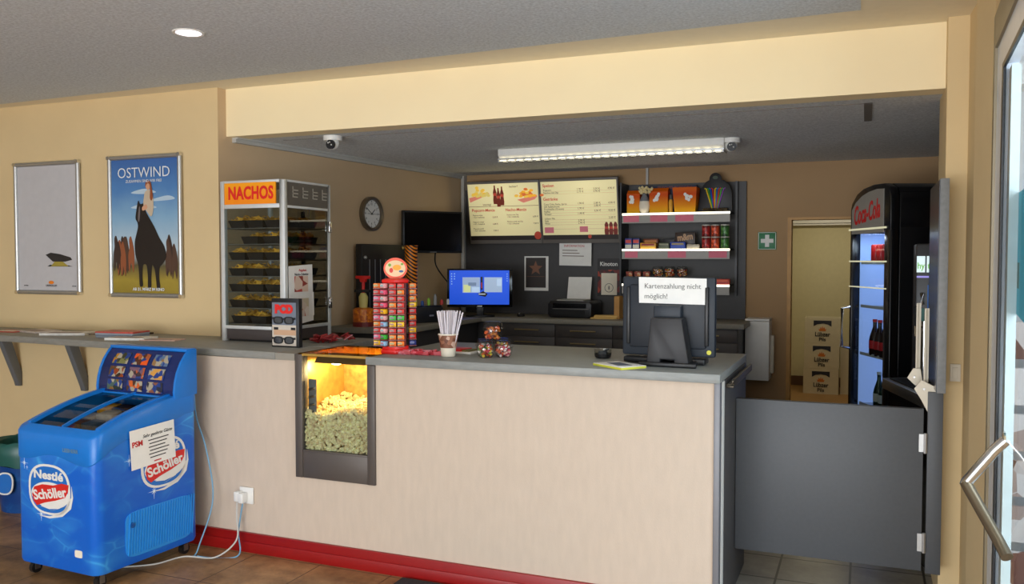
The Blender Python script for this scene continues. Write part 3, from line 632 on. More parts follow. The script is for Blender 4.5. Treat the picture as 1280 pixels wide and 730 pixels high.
for k in range(6):
    z=.125-k*.018; ln.box(0,.0008,-.03+.006*(k%2),.10-.012*(k%3),z,z+.005)
mk('written_line',ln,M_dark,nt)
text('Sehr geehrte Gäste',.024,(.0009,.03,.155),M_dark,nt,rot=(PI/2,0,PI/2),shear=.3); text('PSM',.038,(.0009,-.098,.125),M_inkred,nt,rot=(PI/2,0,PI/2),bold=.001)
mk('written_line',MB().box(0,.0008,0,.045,.012,.018),M_inkred,nt)
# power cords, socket
M_cb=mat('pale_blue_cable',(110,160,190),.5); M_cw=mat('grey_white_cable',(196,194,188),.5)
def smoothpts(P,n=8):
    P=[Vector(p) for p in P]; out=[]
    for i in range(len(P)-1):
        a,b,c,d_=P[max(i-1,0)],P[i],P[i+1],P[min(i+2,len(P)-1)]
        for k in range(n):
            t=k/n; out.append(.5*((2*b)+(c-a)*t+(2*a-5*b+4*c-d_)*t*t+(3*b-a-3*c+d_)*t**3))
    out.append(P[-1]); return out
tag(mk('power_cord',MB().tube(smoothpts([(-3.43,3.715,.85),(-3.42,3.72,.72),(-3.345,3.71,.55),(-3.30,3.705,.28),(-3.33,3.62,.03),(-3.30,3.58,.006),(-3.1,3.66,.006),(-3.14,3.72,.12),(-3.12,3.735,.28)]),.004,6),M_cb,smooth=True),'pale blue power cord hanging behind the freezer and looping to the socket','cord')
tag(mk('power_cord',MB().tube(smoothpts([(-3.55,3.30,.006),(-3.42,3.40,.006),(-3.36,3.55,.006),(-3.2,3.60,.006),(-3.13,3.69,.08),(-3.15,3.72,.2),(-3.155,3.73,.28)]),.0045,6),M_cw,smooth=True),'grey-white power cord running from under the freezer to the socket','cord')
so=thing('wall_socket','white double socket with two plugs on the counter front','socket',(-3.12,3.768,.31))
mk('cover_plate',MB().box(-.04,.05,-.012,0,-.045,.045),M_white,so,bev=.003)
mk('plug',MB().box(-.05,-.015,-.05,-.012,-.03,.025),M_white,so,bev=.006); mk('plug',MB().box(-.018,.015,-.055,-.012,-.035,.02),M_white,so,bev=.006)
tag(mk('floor_mat',MB().box(-2.12,-1.2,3.1,3.72,.0,.012),mat('charcoal_mat',(52,52,54),.95,noise=.3,nscale=200,bump=1,bscale=300),bev=.003),'charcoal floor mat lying against the red baseboard','mat')
bn=thing('waste_bin','blue bin with a green bag liner behind the freezer','bin',(-4.99,3.93,0))
mk('bin_body',MB().lathe([(.17,0),(.21,.40),(.215,.42),(.205,.42),(.165,.02)],n=24),water('bin_water_skin',(8,60,130),(40,110,180)),bn,smooth=True)
bg=[];rg=random.Random(2)
b=MB().lathe([(.217,.30),(.226,.36),(.222,.43),(.21,.445),(.19,.42),(.16,.2)],n=24)
b.v=[(x*(1+rg.uniform(-.03,.03)),y*(1+rg.uniform(-.03,.03)),z+rg.uniform(-.012,.012)) for x,y,z in b.v]
mk('bag_liner',b,mat('green_bag',(34,92,84),.35),bn,smooth=True)
lb=mk('logo',MB().prism(ell(0,0,.06,.07,24,2.6),-.004,0,'y').mi(1).prism(ell(0,0,.05,.06,24,2.6),-.006,-.004,'y'),[M_white,MC['logo_blue']],bn); lb.location=(.04,-.21,.2); lb.rotation_euler=(R(-5),0,R(12))

# ------------------------------------------------------------------ nacho cabinet
nc=thing('nacho_cabinet','tall glass warming cabinet with an orange NACHOS header','display cabinet',(-3.392,4.405,1.1055))
w,dd,H_=.235,.235,.965
fr=mk('frame',MB().box(-w,-w+.028,-dd,-dd+.028,0,H_).box(w-.036,w,-dd,-dd+.03,0,H_).box(-w,-w+.025,dd-.025,dd,0,H_).box(w-.025,w,dd-.025,dd,0,H_)
   .box(-w+.028,w-.036,-dd,-dd+.02,H_-.012,H_).box(-w+.028,w-.036,-dd,-dd+.02,.80,.825).box(-w+.028,w-.036,-dd,-dd+.02,.075,.095)
   .box(w-.02,w,-dd+.03,dd-.025,H_-.012,H_).box(w-.02,w,-dd+.03,dd-.025,.80,.815).box(w-.02,w,-dd+.03,dd-.025,.075,.095),M_aluw,nc,bev=.002)
mk('base',MB().box(-w+.01,w-.01,-dd+.012,dd-.01,.012,.075),mat('dark_brown_base',(70,62,60),.5),nc)
mk('foot',MB().box(-w+.03,w-.03,-dd+.03,dd-.03,-.0003,.012),M_black,nc)
mk('top_panel',MB().box(-w+.01,w-.01,-dd+.01,dd-.01,.95,.958),M_aluw,nc)
mk('back_panel',MB().box(-w+.01,w-.025,dd-.012,dd-.006,.08,.95),M_glass,nc)
mk('side_panel',MB().box(-w+.002,-w+.008,-dd+.028,dd-.025,.08,.95),M_glass,nc)
sg=mk('header_sign',MB().box(-w+.028,-w+.405,-dd+.004,-dd+.012,.825,H_-.012),ramp_mat('nacho_orange',[(0,(240,120,20)),(1,(246,160,30))],.8,1,.6),nc)
text('NACHOS',.105,(-.012,-dd+.002,.888),M_redp,sg,bold=.0035,sx=.74,spacing=1.05)
sd=mk('side_header',MB().box(w-.010,w-.004,-dd+.03,dd-.025,.815,H_-.012),mat('side_header_grey',(88,82,74),.4,noise=.1,nscale=6),nc)
ic=MB()
for k in range(4):
    y=-.15+k*.10; ic.box(w-.004,w-.003,y,y+.055,.885,.892).box(w-.004,w-.003,y,y+.055,.905,.911).box(w-.004,w-.003,y+.005,y+.05,.865,.871).box(w-.004,w-.003,y,y+.008,.865,.93)
mk('icon_print',ic,mat('icon_grey',(170,164,150),.5),sd)
mk('glass_front',MB().box(-w+.028,w-.036,-dd+.006,-dd+.010,.095,.80),M_glass,nc)
mk('glass_door',MB().box(w-.010,w-.006,-dd+.03,dd-.025,.095,.80),M_glassd,nc)
for z in (.70,.22): mk('hinge',MB().box(w,w+.012,dd-.03,dd-.005,z-.035,z+.035),M_chrome,nc,bev=.002)
mk('post',MB().box(-.02+.05,.0+.05,dd-.03,dd-.012,.08,.80),M_black,nc)
shz=[.105+k*.0965 for k in range(7)]
for z in shz:
    m=MB().box(-w+.012,w-.014,-dd+.03,-dd+.036,z-.004,z).box(-w+.012,w-.014,dd-.04,dd-.034,z-.004,z)
    for k in range(16): m.box(-w+.02+k*.027,-w+.023+k*.027,-dd+.03,dd-.034,z-.004,z-.001)
    m.box(-w+.008,-w+.016,-dd+.03,dd-.03,z-.006,z+.004).box(w-.022,w-.014,-dd+.03,dd-.03,z-.006,z+.004)
    mk('wire_shelf',m,M_steel,nc)
def tray_mesh():
    return MB().add([(-.05,-.075,0),(.05,-.075,0),(.05,.075,0),(-.05,.075,0),(-.062,-.09,.046),(.062,-.09,.046),(.062,.09,.046),(-.062,.09,.046),(-.058,-.086,.046),(.058,-.086,.046),(.058,.086,.046),(-.058,.086,.046),(-.048,-.072,.004),(.048,-.072,.004),(.048,.072,.004),(-.048,.072,.004)],
      [(0,3,2,1),(0,1,5,4),(1,2,6,5),(2,3,7,6),(3,0,4,7),(4,5,9,8),(5,6,10,9),(6,7,11,10),(7,4,8,11),(8,9,13,12),(9,10,14,13),(10,11,15,14),(11,8,12,15),(12,13,14,15)])
M_chip=mat('corn_chip',(255,182,58),.6,noise=.2,nscale=60)
tproto=[]
for v in range(3):
    rg=random.Random(20+v); t=thing('nacho_tray','x','nacho tray',(0,0,0),group='nacho trays in the cabinet')
    mk('tray',tray_mesh(),M_black,t); c=MB()
    for k in range(70-12*v): 
        y=rg.uniform(-.07,.07); x=rg.uniform(-.045,.045); c.chip((x,y,.042+rg.uniform(0,.036)*(1-abs(x)/.06)),rg.uniform(.014,.022),rg)
    mk('chips',c,M_chip,t)['kind']='stuff'; tproto.append(t)
ordn=['bottom','second from bottom','third from bottom','fourth from bottom','third from top','second from top','top']
first=[True]*3
def place_tray(v,x,y,z,lab):
    if first[v]:
        t=tproto[v]; t.location=(x,y,z); t['label']=lab; first[v]=False; return t
    return dup(tproto[v],(x,y,z),lab,'nacho trays in the cabinet')
for si,z in enumerate(shz):
    xs=[-.155,-.02,.115]
    if si==5: xs=[-.06,.10]
    if si==0: xs=[-.14,0.0]
    for j,x in enumerate(xs):
        nm={3:('left','middle','right'),2:('left','right')}[len(xs)][j]
        place_tray((si+j)%3,-3.392+x,4.405-.10,1.1057+z,'black tray of nachos, front %s on the %s wire shelf'%(nm,ordn[si]))
    for j,x in enumerate([.03,.13][(0 if si%2 else 0):]):
        if si in(0,): continue
        place_tray((si+j+1)%3,-3.392+x-.01+(.0 if si%2 else -.005),4.405+.085,1.1057+z,'black tray of nachos behind, %s, on the %s wire shelf'%(('inner','by the glass door')[j],ordn[si]))
np_=tag(mk('combo_notice',MB().prism([(-.13,0),(.11,.025),(.10,.37),(-.135,.36)],0,.001,'x').prism([(.105,.05),(.115,.06),(.11,.2),(.102,.2)],.001,.003,'x'),M_paper,loc=(-3.1545,4.335,1.20)),'white menu sheet with two pictures taped to the cabinet door','notice')
mk('picture',MB().box(.0015,.002,-.08,.055,.205,.30),multi('notice_picture',[(236,226,216),(190,70,60),(150,60,50),(226,200,180)],14),np_)
mk('picture',MB().box(.0015,.002,-.07,.06,.055,.165),multi('notice_picture_pale',[(236,226,216),(222,206,190),(200,120,100),(214,200,170)],18),np_)
text('Angebot',.022,(.0022,.0,.335),M_inkred,np_,rot=(PI/2,0,PI/2)); text('Nacho-Zubehör',.021,(.0022,-.01,.31),M_dark,np_,rot=(PI/2,0,PI/2))
# 3D glasses stand
gs=thing('glasses_stand','small counter stand showing two pairs of black 3D glasses under red letters','display stand',(-3.02,3.99,1.1055),R(1))
mk('case',MB().box(-.092,.092,-.004,.03,0,.275),M_black,gs,bev=.002)
fc=mk('face_sheet',MB().mi(0).box(-.086,.074,-.006,-.004,.125,.252).mi(1).box(-.086,.074,-.006,-.004,.008,.125),[mat('slate_card',(112,120,134),.6),mat('beige_card',(204,192,178),.6)],gs)
mk('wood_print',MB().box(-.075,.074,-.0068,-.006,.068,.098).mi(1).box(-.075,-.045,-.007,-.006,.098,.112).box(.04,.07,-.007,-.006,.098,.112),[mat('tan_print',(200,160,128),.6),M_black],gs)
text('PCD',.062,(-.006,-.0075,.213),M_redp,gs,bold=.005,spacing=1.05,sx=.95)
for k,(zc,c) in enumerate(((.152,'upper'),(.04,'lower'))):
    t=thing('glasses','%s pair of black plastic 3D glasses on the counter stand'%c,'glasses',(-3.026,3.982,1.1055+zc),R(1))
    fm=MB()
    for s in (-1,1): 
        L_=ell(s*.036,0,.031,.021,20,2.8); L2=ell(s*.036,0,.025,.016,20,2.8)
        n=20; b=[(p[0],0,p[1]) for p in L_]+[(p[0],0,p[1]) for p in L2]+[(p[0],-.006,p[1]) for p in L_]+[(p[0],-.006,p[1]) for p in L2]
        fm.add(b,[(i,(i+1)%n,n+(i+1)%n,n+i) for i in range(n)]+[(2*n+i,3*n+i,3*n+(i+1)%n,2*n+(i+1)%n) for i in range(n)]+[(i,2*n+i,2*n+(i+1)%n,(i+1)%n) for i in range(n)]+[(n+i,n+(i+1)%n,3*n+(i+1)%n,3*n+i) for i in range(n)])
    fm.box(-.008,.008,-.006,0,.004,.012); mk('frame',fm,M_black,t)
    le=MB()
    for s in (-1,1): le.prism(ell(s*.036,0,.026,.0165,20,2.8),-.003,-.002,'y')
    mk('lens',le,mat('dark_lens',(58,56,54),.08),t)
    mk('temple',MB().box(-.078,-.066,-.004,.0,.004,.016).box(.066,.078,-.004,.0,.004,.016),M_black,t)
# ------------------------------------------------------------------ sweets tower on the counter
CT=1.1055
tw=thing('sweets_tower','red rotating tower display with rows of small wrapped sweets and an oval sign','display stand',(-2.30,3.975,CT),R(27))
mk('base',MB().lathe([(.085,0),(.085,.02),(.078,.025),(.078,.04),(.0,.04)],n=6),M_redp,tw,bev=.002,rot=(0,0,R(30)))
mk('column',MB().box(-.045,.055,-.03,.05,.04,.372),mat('tower_translucent_red',(150,60,56),.4),tw)
mk('top_cap',MB().lathe([(.075,.371),(.08,.375),(.08,.388),(.06,.395),(.0,.395)],n=6),M_redp,tw,bev=.002,rot=(0,0,R(30)))
sgn=mk('oval_sign',MB().prism(ell(0,.447,.062,.057,36),-.008,.0,'y'),mat('coral_sign',(240,90,60),.4),tw)
mk('sign_print',MB().mi(0).prism(ell(0,.447,.053,.043,32),-.010,-.008,'y').mi(1).prism(ell(.008,.452,.022,.015,20),-.0115,-.010,'y').mi(2).prism(ell(-.03,.465,.008,.008,10),-.011,-.010,'y').prism(ell(.035,.47,.007,.006,10),-.011,-.010,'y').mi(3).prism(ell(-.0+.03,.432,.012,.006,12),-.0112,-.010,'y').mi(4).prism(ell(-.022,.437,.010,.013,14),-.0113,-.010,'y'),
   [mat('sign_cream',(240,206,160),.5),mat('sign_orange',(250,170,50),.5),mat('sign_green',(120,170,60),.5),mat('sign_blue',(60,100,150),.5),mat('sign_red',(220,60,50),.5)],sgn)
pk_cols={'orange':(246,120,30),'red':(214,50,44),'pink':(236,90,120),'yellow':(248,190,30),'green':(60,180,60),'pale pink':(240,170,170),'light blue':(150,190,220),'dark blue':(50,60,130)}
grid=[ # left wing, left face, centre-left, centre-right, right wing
 ['orange','pale pink','red','red','orange'],['red','pink','red','orange','orange'],['pink','pale pink','red','red','orange'],['red','pink','orange','red','yellow'],
 ['red','yellow','red','red','red'],['pink','pale pink','green','green','orange'],['orange','light blue','yellow','yellow','red'],['red','pale pink','red','red','yellow'],
 ['pink','green','orange','orange','red'],['yellow','light blue','orange','orange','dark blue']]
colname=['left wing','left face','centre-left column','centre-right column','right wing']
cx_=[(-.098,.0,0),(-.058,-.045,-.75),(-.012,-.062,0),(.030,-.062,0),(.088,-.008,.35)]
def clin(c): return rgb(*c)
pkp={}
for r_ in range(10):
    for c_ in range(5):
        cn=grid[r_][c_]; z=.345-r_*.0336
        if cn not in pkp:
            t=thing('sweet_pack','x','sweet',group='wrapped sweets in the red tower')
            mk('wrapper',MB().box(-.0175,.0175,-.011,.011,0,.024),multi('sweet_%s'%cn.replace(' ','_'),[pk_cols[cn],tuple(min(255,int(v*.85)) for v in pk_cols[cn]),tuple(min(255,v+26) for v in pk_cols[cn]),pk_cols[cn]],90,.35),t,bev=.002)
            mk('print_band',MB().box(-.0175,.006,-.0118,-.011,.008,.018),mat('sweet_print_%s'%cn.replace(' ','_'),tuple(int(v*.6+90) if v<180 else int(v*.7) for v in pk_cols[cn]),.4),t)
            pkp[cn]=t; t['used']=0
        t=pkp[cn]; lab='%s sweet pack, %s of the red tower, %s row down'%(cn,colname[c_],('top','second','third','fourth','fifth','sixth','seventh','eighth','ninth','tenth')[r_])
        TA=R(27); lx_,ly_=cx_[c_][0],cx_[c_][1]; loc=(-2.30+lx_*math.cos(TA)-ly_*math.sin(TA),3.975+lx_*math.sin(TA)+ly_*math.cos(TA),CT+z)
        if not t['used']: t['used']=1; t.location=loc; t['label']=lab; t.rotation_euler=(0,0,cx_[c_][2]+TA)
        else: dup(t,loc,lab,rz=cx_[c_][2]+TA)
for t in pkp.values(): del t['used']
for o in COL.objects:
    if 'used' in o: del o['used']
for r_ in range(10):
    tr=MB()
    z=.3415-r_*.0336
    for (x,y,a) in cx_:
        ca,sa=math.cos(a),math.sin(a)
        pts=[(x+ca*px-sa*py,y+sa*px+ca*py) for px,py in ((-.0195,-.0135),(.0195,-.0135),(.0195,.03),(-.0195,.03))]
        tr.prism(pts,z-.002,z+.003,'z')
    mk('pocket_tray',tr,mat('tower_tray',(130,60,60),.3),tw)
# crumpled pink strip bag
rg=random.Random(5); b=MB()
for k in range(22): 
    x=rg.uniform(-.085,.085); y=rg.uniform(-.035,.035); b.add([(x-.035,y-.006,.004+rg.uniform(0,.02)),(x+.035,y-.008,.006+rg.uniform(0,.02)),(x+.035,y+.01,.008+rg.uniform(0,.02)),(x-.035,y+.01,.004+rg.uniform(0,.02)),(x-.035,y,.0),(x+.035,y,.0),(x+.03,y+.012,.0),(x-.03,y+.012,.0)],[(0,1,2,3),(4,7,6,5),(0,4,5,1),(1,5,6,2),(2,6,7,3),(3,7,4,0)])
tag(mk('sweet_bag',b,multi('pink_strip_sweets',[(226,110,120),(196,60,70),(236,150,160),(206,90,96)],40),loc=(-2.13,3.945,CT)),'crumpled pink bag of sweets lying between red tower and straw cup','bag')
# cup of straws
cp=thing('paper_cup','brown patterned paper cup holding the drinking straws on the counter','cup',(-1.967,3.93,CT))
mk('cup_body',MB().lathe([(.034,0),(.036,.002),(.040,.045),(.0,.045)],n=28),mat('cup_cream_bottom',(214,204,184),.6),cp,smooth=True)
mk('printed_sleeve',MB().lathe([(.0402,.045),(.051,.112),(.048,.112),(.038,.045)],n=28,ring=True),multi('cup_brown_print',[(120,74,52),(150,100,76),(104,60,44),(196,160,140)],45),cp,smooth=True)
mk('rim',MB().lathe([(.051,.110),(.0535,.113),(.051,.117),(.048,.113)],n=28,ring=True),M_cream,cp,smooth=True)
st0=None; rg=random.Random(8)
M_straw=stripes('white_striped_straw',(236,236,238),(206,188,196),60,30)
for k in range(22):
    a=2*PI*k/22+rg.uniform(-.2,.2); rr=.010+.026*rg.random()
    if st0 is None:
        st0=thing('drinking_straw','white striped drinking straw standing in the brown paper cup','straw',group='drinking straws in the cup')
        mk('tube',MB().tube([(0,0,0),(0,0,.205)],.0042,8),M_straw,st0,smooth=True); s_=st0
    else: s_=dup(st0,(0,0,0),st0['label'],'drinking straws in the cup')
    base=Vector((-1.967+rr*.8*math.cos(a),3.93+rr*.8*math.sin(a),CT+.03)); tip=Vector((-1.967+(rr*2.1)*math.cos(a)*1.15,3.93+rr*2.0*math.sin(a),CT+.225+rg.uniform(-.006,.01)))
    s_.location=base; s_.rotation_euler=(tip-base).to_track_quat('Z','Y').to_euler()
# booklets
t=thing('note_pad','pale pad with a red cover card lying behind the straw cup','pad',(-1.985,4.13,CT),R(-8))
mk('pages',MB().box(-.10,.10,-.07,.07,0,.010),M_paper,t,bev=.002); mk('cover_card',MB().box(-.09,.03,-.06,.05,.0102,.022),M_redp,t,bev=.002); mk('tab',MB().box(.035,.06,-.055,.05,.0102,.018).box(.065,.075,-.05,.04,.0102,.016),mat('tab_green',(120,110,60),.5),t)
# sweet tubs
cols=[(220,90,40),(170,30,30),(240,200,70),(236,226,220),(90,140,70),(200,60,90)]
def tub(x,y,z,k,lab,s=1,pal=None,cat='tub',clab=None,grp='clear tubs of sweets on the counter'):
    t=thing('sweets_tub',lab,cat,(x,y,z),group=grp)
    mk('tub_body',MB().lathe([(.030*s,0),(.041*s,.012*s),(.047*s,.035*s),(.046*s,.05*s)],n=24,topcap=False),M_plast,t,smooth=True)
    mk('lid',MB().lathe([(.050*s,.050*s),(.051*s,.054*s),(.046*s,.058*s),(.043*s,.075*s),(.036*s,.083*s),(.0,.084*s)],n=24),M_plast,t,smooth=True)
    rg=random.Random(k); g=MB(); pc_=pal or cols
    for i in range(60):
        a=rg.uniform(0,6.28); q=math.sqrt(rg.random())*.036*s; zz=.008*s+rg.random()*.048*s
        q=min(q,(.026+.3*zz/s)*s if zz<.02*s else .036*s)
        g.mi(rg.randrange(len(pc_))); g.blob((x+q*math.cos(a),y+q*math.sin(a),z+zz),rg.uniform(.006,.0095)*s,rg)
    o=mk('sweets',g,[mat('gummy_%d_%d_%d'%c,c,.3) for c in pc_]); tag(o,clab or ('mixed gummy sweets inside the '+lab.split(' clear',1)[-1].strip()),'sweets',kind='stuff')
    return t
tub(-1.815,4.05,CT,1,'left clear plastic tub of sweets in the small counter pyramid',clab='gummy sweets inside the left tub of the counter pyramid')
tub(-1.695,4.01,CT,2,'right clear plastic tub of sweets in the small counter pyramid',clab='gummy sweets inside the right tub of the counter pyramid',pal=[(236,180,170),(196,60,90),(240,226,220),(220,100,60)])
tub(-1.768,3.955,CT,3,'front clear plastic tub of sweets in the small counter pyramid',clab='gummy sweets inside the front tub of the counter pyramid')
tub(-1.755,4.13,CT,5,'rear clear plastic tub of sweets in the small counter pyramid',clab='gummy sweets inside the rear tub of the counter pyramid')
tub(-1.76,4.025,CT+.0848,4,'clear plastic tub of orange sweets on top of the counter pyramid',clab='orange gummy sweets inside the topmost tub',pal=[(220,96,40),(190,60,30),(206,120,40),(120,40,20)],s=1.1)
# little black dish and pads
t=thing('glass_dish','small black and clear desk dish beside the till screen','dish',(-1.215,4.16,CT))
mk('bowl',MB().lathe([(.030,0),(.040,.006),(.043,.024),(.038,.024),(.034,.006)],n=20),M_black,t,smooth=True); mk('clear_rim',MB().lathe([(.043,.024),(.044,.044),(.042,.044),(.041,.024)],n=20),M_plast,t,smooth=True)
mk('contents',MB().box(-.02,.02,-.012,.012,.006,.034).tube([(-.03,0,.02),(.03,.01,.046)],.004,6),M_bslate,t)
t=thing('flyer_pad','white note pad with yellow edge lying near the counter front','pad',(-1.045,3.85,CT),R(-37))
mk('pages',MB().box(-.105,.105,-.072,.072,0,.012),M_paper,t,bev=.001); mk('yellow_edge',MB().box(-.106,.106,-.0735,-.072,0,.010).box(.105,.1065,-.0735,.07,0,.010).box(-.104,.104,-.072,.071,-.0003,.002),mat('yellow_green_edge',(206,206,70),.6),t)
mk('print',MB().prism([(-.07,-.02),(.05,-.045),(.07,.02),(-.05,.04)],.0122,.013,'z'),mat('pad_print_blue',(90,100,120),.6),t)
# ------------------------------------------------------------------ till screen (seen from behind)
ps=thing('till_monitor','dark slate till touch screen seen from behind with a paper notice taped on','monitor',(-.835,3.96,CT),R(-1))
mk('base_plate',MB().prism([(-.135,-.06),(.135,-.06),(.10,.16),(-.10,.16)],0,.022,'z'),M_black,ps,bev=.006)
mk('neck',MB().prism([(-.098,.018),(-.035,.018),(-.035,.035),(.03,.035),(.03,.018),(.098,.018),(.063,.225),(-.080,.225)],-.05,.05,'y'),mat('charcoal_neck',(38,37,39),.5),ps,bev=.006)
mk('foot_bar',MB().prism([(-.24,.06),(-.02,.045),(.15,.06),(.15,.16),(-.24,.16)],.004,.03,'z'),M_black,ps,bev=.006)
bod=mk('screen_back',MB().box(-.255,.19,.095,.135,.035,.412),M_bslate,ps,bev=.01)
mk('back_bulge',MB().prism([(-.215,.075),(.15,.075),(.15,.375),(-.215,.375)],.075,.096,'y'),mat('slate_bulge',(26,33,42),.5),ps,bev=.008)
mk('side_recess',MB().box(-.228,-.212,.070,.098,.09,.365),M_black,ps,bev=.004); mk('side_recess',MB().box(.146,.162,.070,.098,.09,.365),M_black,ps,bev=.004)
mk('hinge_block',MB().box(-.085,.045,.02,.10,.20,.28),M_bslate,ps,bev=.008)
mk('hinge_groove',MB().box(-.088,.048,.018,.022,.215,.221),M_black,ps)
mk('status_sticker',MB().prism(ell(.163,.06,.011,.011,16),.092,.096,'y'),mat('yellow_dot',(214,206,60),.5),ps)
mk('glass_front',MB().box(-.245,.18,.134,.137,.045,.40),M_blackg,ps)
nn=tag(mk('card_notice',MB().prism([(-.163,.0),(.157,-.004),(.157,.118),(-.165,.123)],0,.001,'y'),M_paper,loc=(-.8376,4.033,CT+.288),rot=(0,0,R(-1))),'white paper notice about card payment taped to the till screen','notice')
texts([('Kartenzahlung nicht',.0335,-.138,.080,'LEFT',0),('möglich!',.0335,-.138,.032,'LEFT',0)],mat('grey_ink',(110,110,108),.8),nn,y=-.0008)
# ------------------------------------------------------------------ kiosk: counters
tag(mk('worktop',MB().prism([(-3.72,5.38),(-3.14,5.38),(-3.08,5.44),(-3.08,6.80),(-.86,6.80),(-.86,7.36),(-3.50,7.36)],1.06,1.10,'z'),mat('kiosk_worktop_laminate',(128,122,108),.5,noise=.08,nscale=50),bev=.003),'grey-beige L-shaped worktop along the back of the kiosk','worktop')
def cabinet(x0,x1,lab,first=None,two=True):
    t=thing('drawer_cabinet',lab,'drawer cabinet',((x0+x1)/2,6.84,0),group='charcoal drawer cabinets under the back worktop'); w=(x1-x0)/2
    mk('body',MB().box(-w,w,0,.50,.10,1.058).box(-w+.01,w-.01,.03,.5,0,.10),M_grey2,t)
    for za,zb in ((.95,1.05),(.80,.945),(.46,.795),(.105,.455)):
        dw=mk('drawer',MB().box(-w+.003,w-.003,-.02,-.001,za,zb),mat('charcoal_drawer_front',(66,60,56),.5,noise=.04,nscale=40),t,bev=.002)
        zc=zb-.045
        mk('handle',MB().tube([(-.11,-.045,zc),(.11,-.045,zc)],.006,8).tube([(-.10,-.045,zc),(-.10,-.02,zc)],.004,6).tube([(.10,-.045,zc),(.10,-.02,zc)],.004,6),mat('brass_handle',(170,150,110),.3,metal=.8),dw,smooth=True)
    return t
for a,b,l in ((-2.91,-2.41,'charcoal drawer cabinet under the printer, left of the till screen'),(-2.41,-1.91,'charcoal drawer cabinet below the cream poster, left beside the till screen'),(-1.91,-1.41,'charcoal drawer cabinet directly behind the till screen'),(-1.41,-.91,'charcoal drawer cabinet at the right end beside the white wall box')):
    cabinet(a,b,l)
tag(mk('base_cabinet',MB().box(-3.60,-3.12,5.45,6.80,.0,1.058).box(-3.45,-2.92,6.84,7.30,0,1.058),mat('dark_cupboard',(46,44,44),.5),bev=.003),'dark corner cupboard under the left kiosk worktop','cupboard')
tag(mk('back_panel',MB().box(-3.50,-.924,7.365,7.398,1.1005,2.25),M_back),'dark charcoal backing panel mounted on the kiosk back wall','wall panel')
# menu light boxes
M_menu=None
def menu_mat(name,cx,cz,rad):
    m=bpy.data.materials.new(name); m.use_nodes=True; nt=m.node_tree; b=nt.nodes['Principled BSDF']
    tc=nt.nodes.new('ShaderNodeTexCoord'); mp=nt.nodes.new('ShaderNodeMapping'); mp.inputs['Location'].default_value=(-cx,0,-cz); nt.links.new(tc.outputs['Object'],mp.inputs[0])
    gr=nt.nodes.new('ShaderNodeVectorMath'); gr.operation='LENGTH'; nt.links.new(mp.outputs[0],gr.inputs[0])
    mr=nt.nodes.new('ShaderNodeMapRange'); mr.inputs[1].default_value=0; mr.inputs[2].default_value=rad; mr.inputs[3].default_value=.85; mr.inputs[4].default_value=.40; nt.links.new(gr.outputs['Value'],mr.inputs[0])
    b.inputs['Base Color'].default_value=rgb(206,196,150); b.inputs['Emission Color'].default_value=rgb(228,214,158); nt.links.new(mr.outputs[0],b.inputs['Emission Strength']); return m
def menu(x0,x1,lab,k):
    t=thing('menu_board',lab,'menu board',((x0+x1)/2,7.28,1.745),rot=(R(9.8),0,0),group='backlit menu boards'); w=(x1-x0)/2-.002; H=.572
    mk('housing',MB().box(-w,w,0,.05,0,H),mat('board_grey_frame',(112,106,100),.5),t,bev=.003)
    pn=mk('lit_panel',MB().box(-w+.012,w-.012,-.004,0,.075,H-.022),menu_mat('backlit_menu_%d'%k,(0,.06)[k],(.46,.50)[k],.55),t)
    mk('footer_strip',MB().box(-w+.012,w-.012,-.005,0,.035,.075),mat('menu_footer',(44,32,28),.5),t)
    return t,w,H,pn
def esh(name,c,e): return emis(name,c,e)
Er,Ek,Eg=esh('menu_red_text',(190,60,44),.35),esh('menu_dark_text',(60,50,40),.12),esh('menu_line',(120,110,80),.3)
t,w,H,pn=menu(-3.41,-2.695,'left backlit menu board with pictures of popcorn, cola bottles and nachos',0)
art=MB(); art.mi(0).prism([(-w+.02,.425),(-.13,.47),(-.135,.455),(-w+.03,.385)],-.0055,-.004,'y').prism([(.14,.40),(.33,.44),(.335,.425),(.31,.40),(.2,.372)],-.0055,-.004,'y')
rg=random.Random(12)
for k in range(26): art.mi(1+k%2).prism(ell(rg.gauss(-.235,.04),.44+abs(rg.gauss(0,.03)),.018,.014,8),-.006-.0001*k,-.004,'y')
for k in range(30): art.mi(2+k%3).prism(ell(rg.gauss(.235,.04),.425+abs(rg.gauss(0,.028)),.020,.012,7),-.006-.0001*k,-.004,'y')
for i,x in enumerate((-.075,-.005,-.04)):
    z=-.012*i; art.mi(5).prism([(x-.016,.365+z),(x+.016,.365+z),(x+.019,.40+z),(x+.015,.44+z),(x+.018,.47+z),(x+.007,.51+z),(x+.006,.535+z),(x-.006,.535+z),(x-.007,.51+z),(x-.018,.47+z),(x-.015,.44+z),(x-.019,.40+z)],-.0062-.0008*i,-.004,'y')
    art.mi(6).prism([(x-.014,.44+z),(x+.014,.44+z),(x+.015,.465+z),(x-.015,.465+z)],-.007-.0008*i,-.0062,'y')
art.mi(7).box(-w+.012,w-.012,-.0055,-.004,.343,.347)
art.mi(8).prism(ell(w-.035,.075,.033,.036,22),-.007,-.004,'y')
mk('picture',art,[esh('m_pink',(220,130,110),.5),esh('m_popcorn',(220,200,110),.55),esh('m_corn',(236,190,70),.6),esh('m_chips',(240,170,40),.6),esh('m_salsa',(214,110,50),.5),esh('m_cola',(120,44,24),.35),esh('m_label',(200,70,50),.4),Eg,esh('m_badge',(170,60,40),.3)],pn)
texts([('Popcorn-Menüs',.036,-w+.04,.31,'LEFT',.0006),('Nacho-Menüs',.036,.02,.31,'LEFT',.0006)],Er,pn,y=-.0056,name='menu_heading')
rows=[]
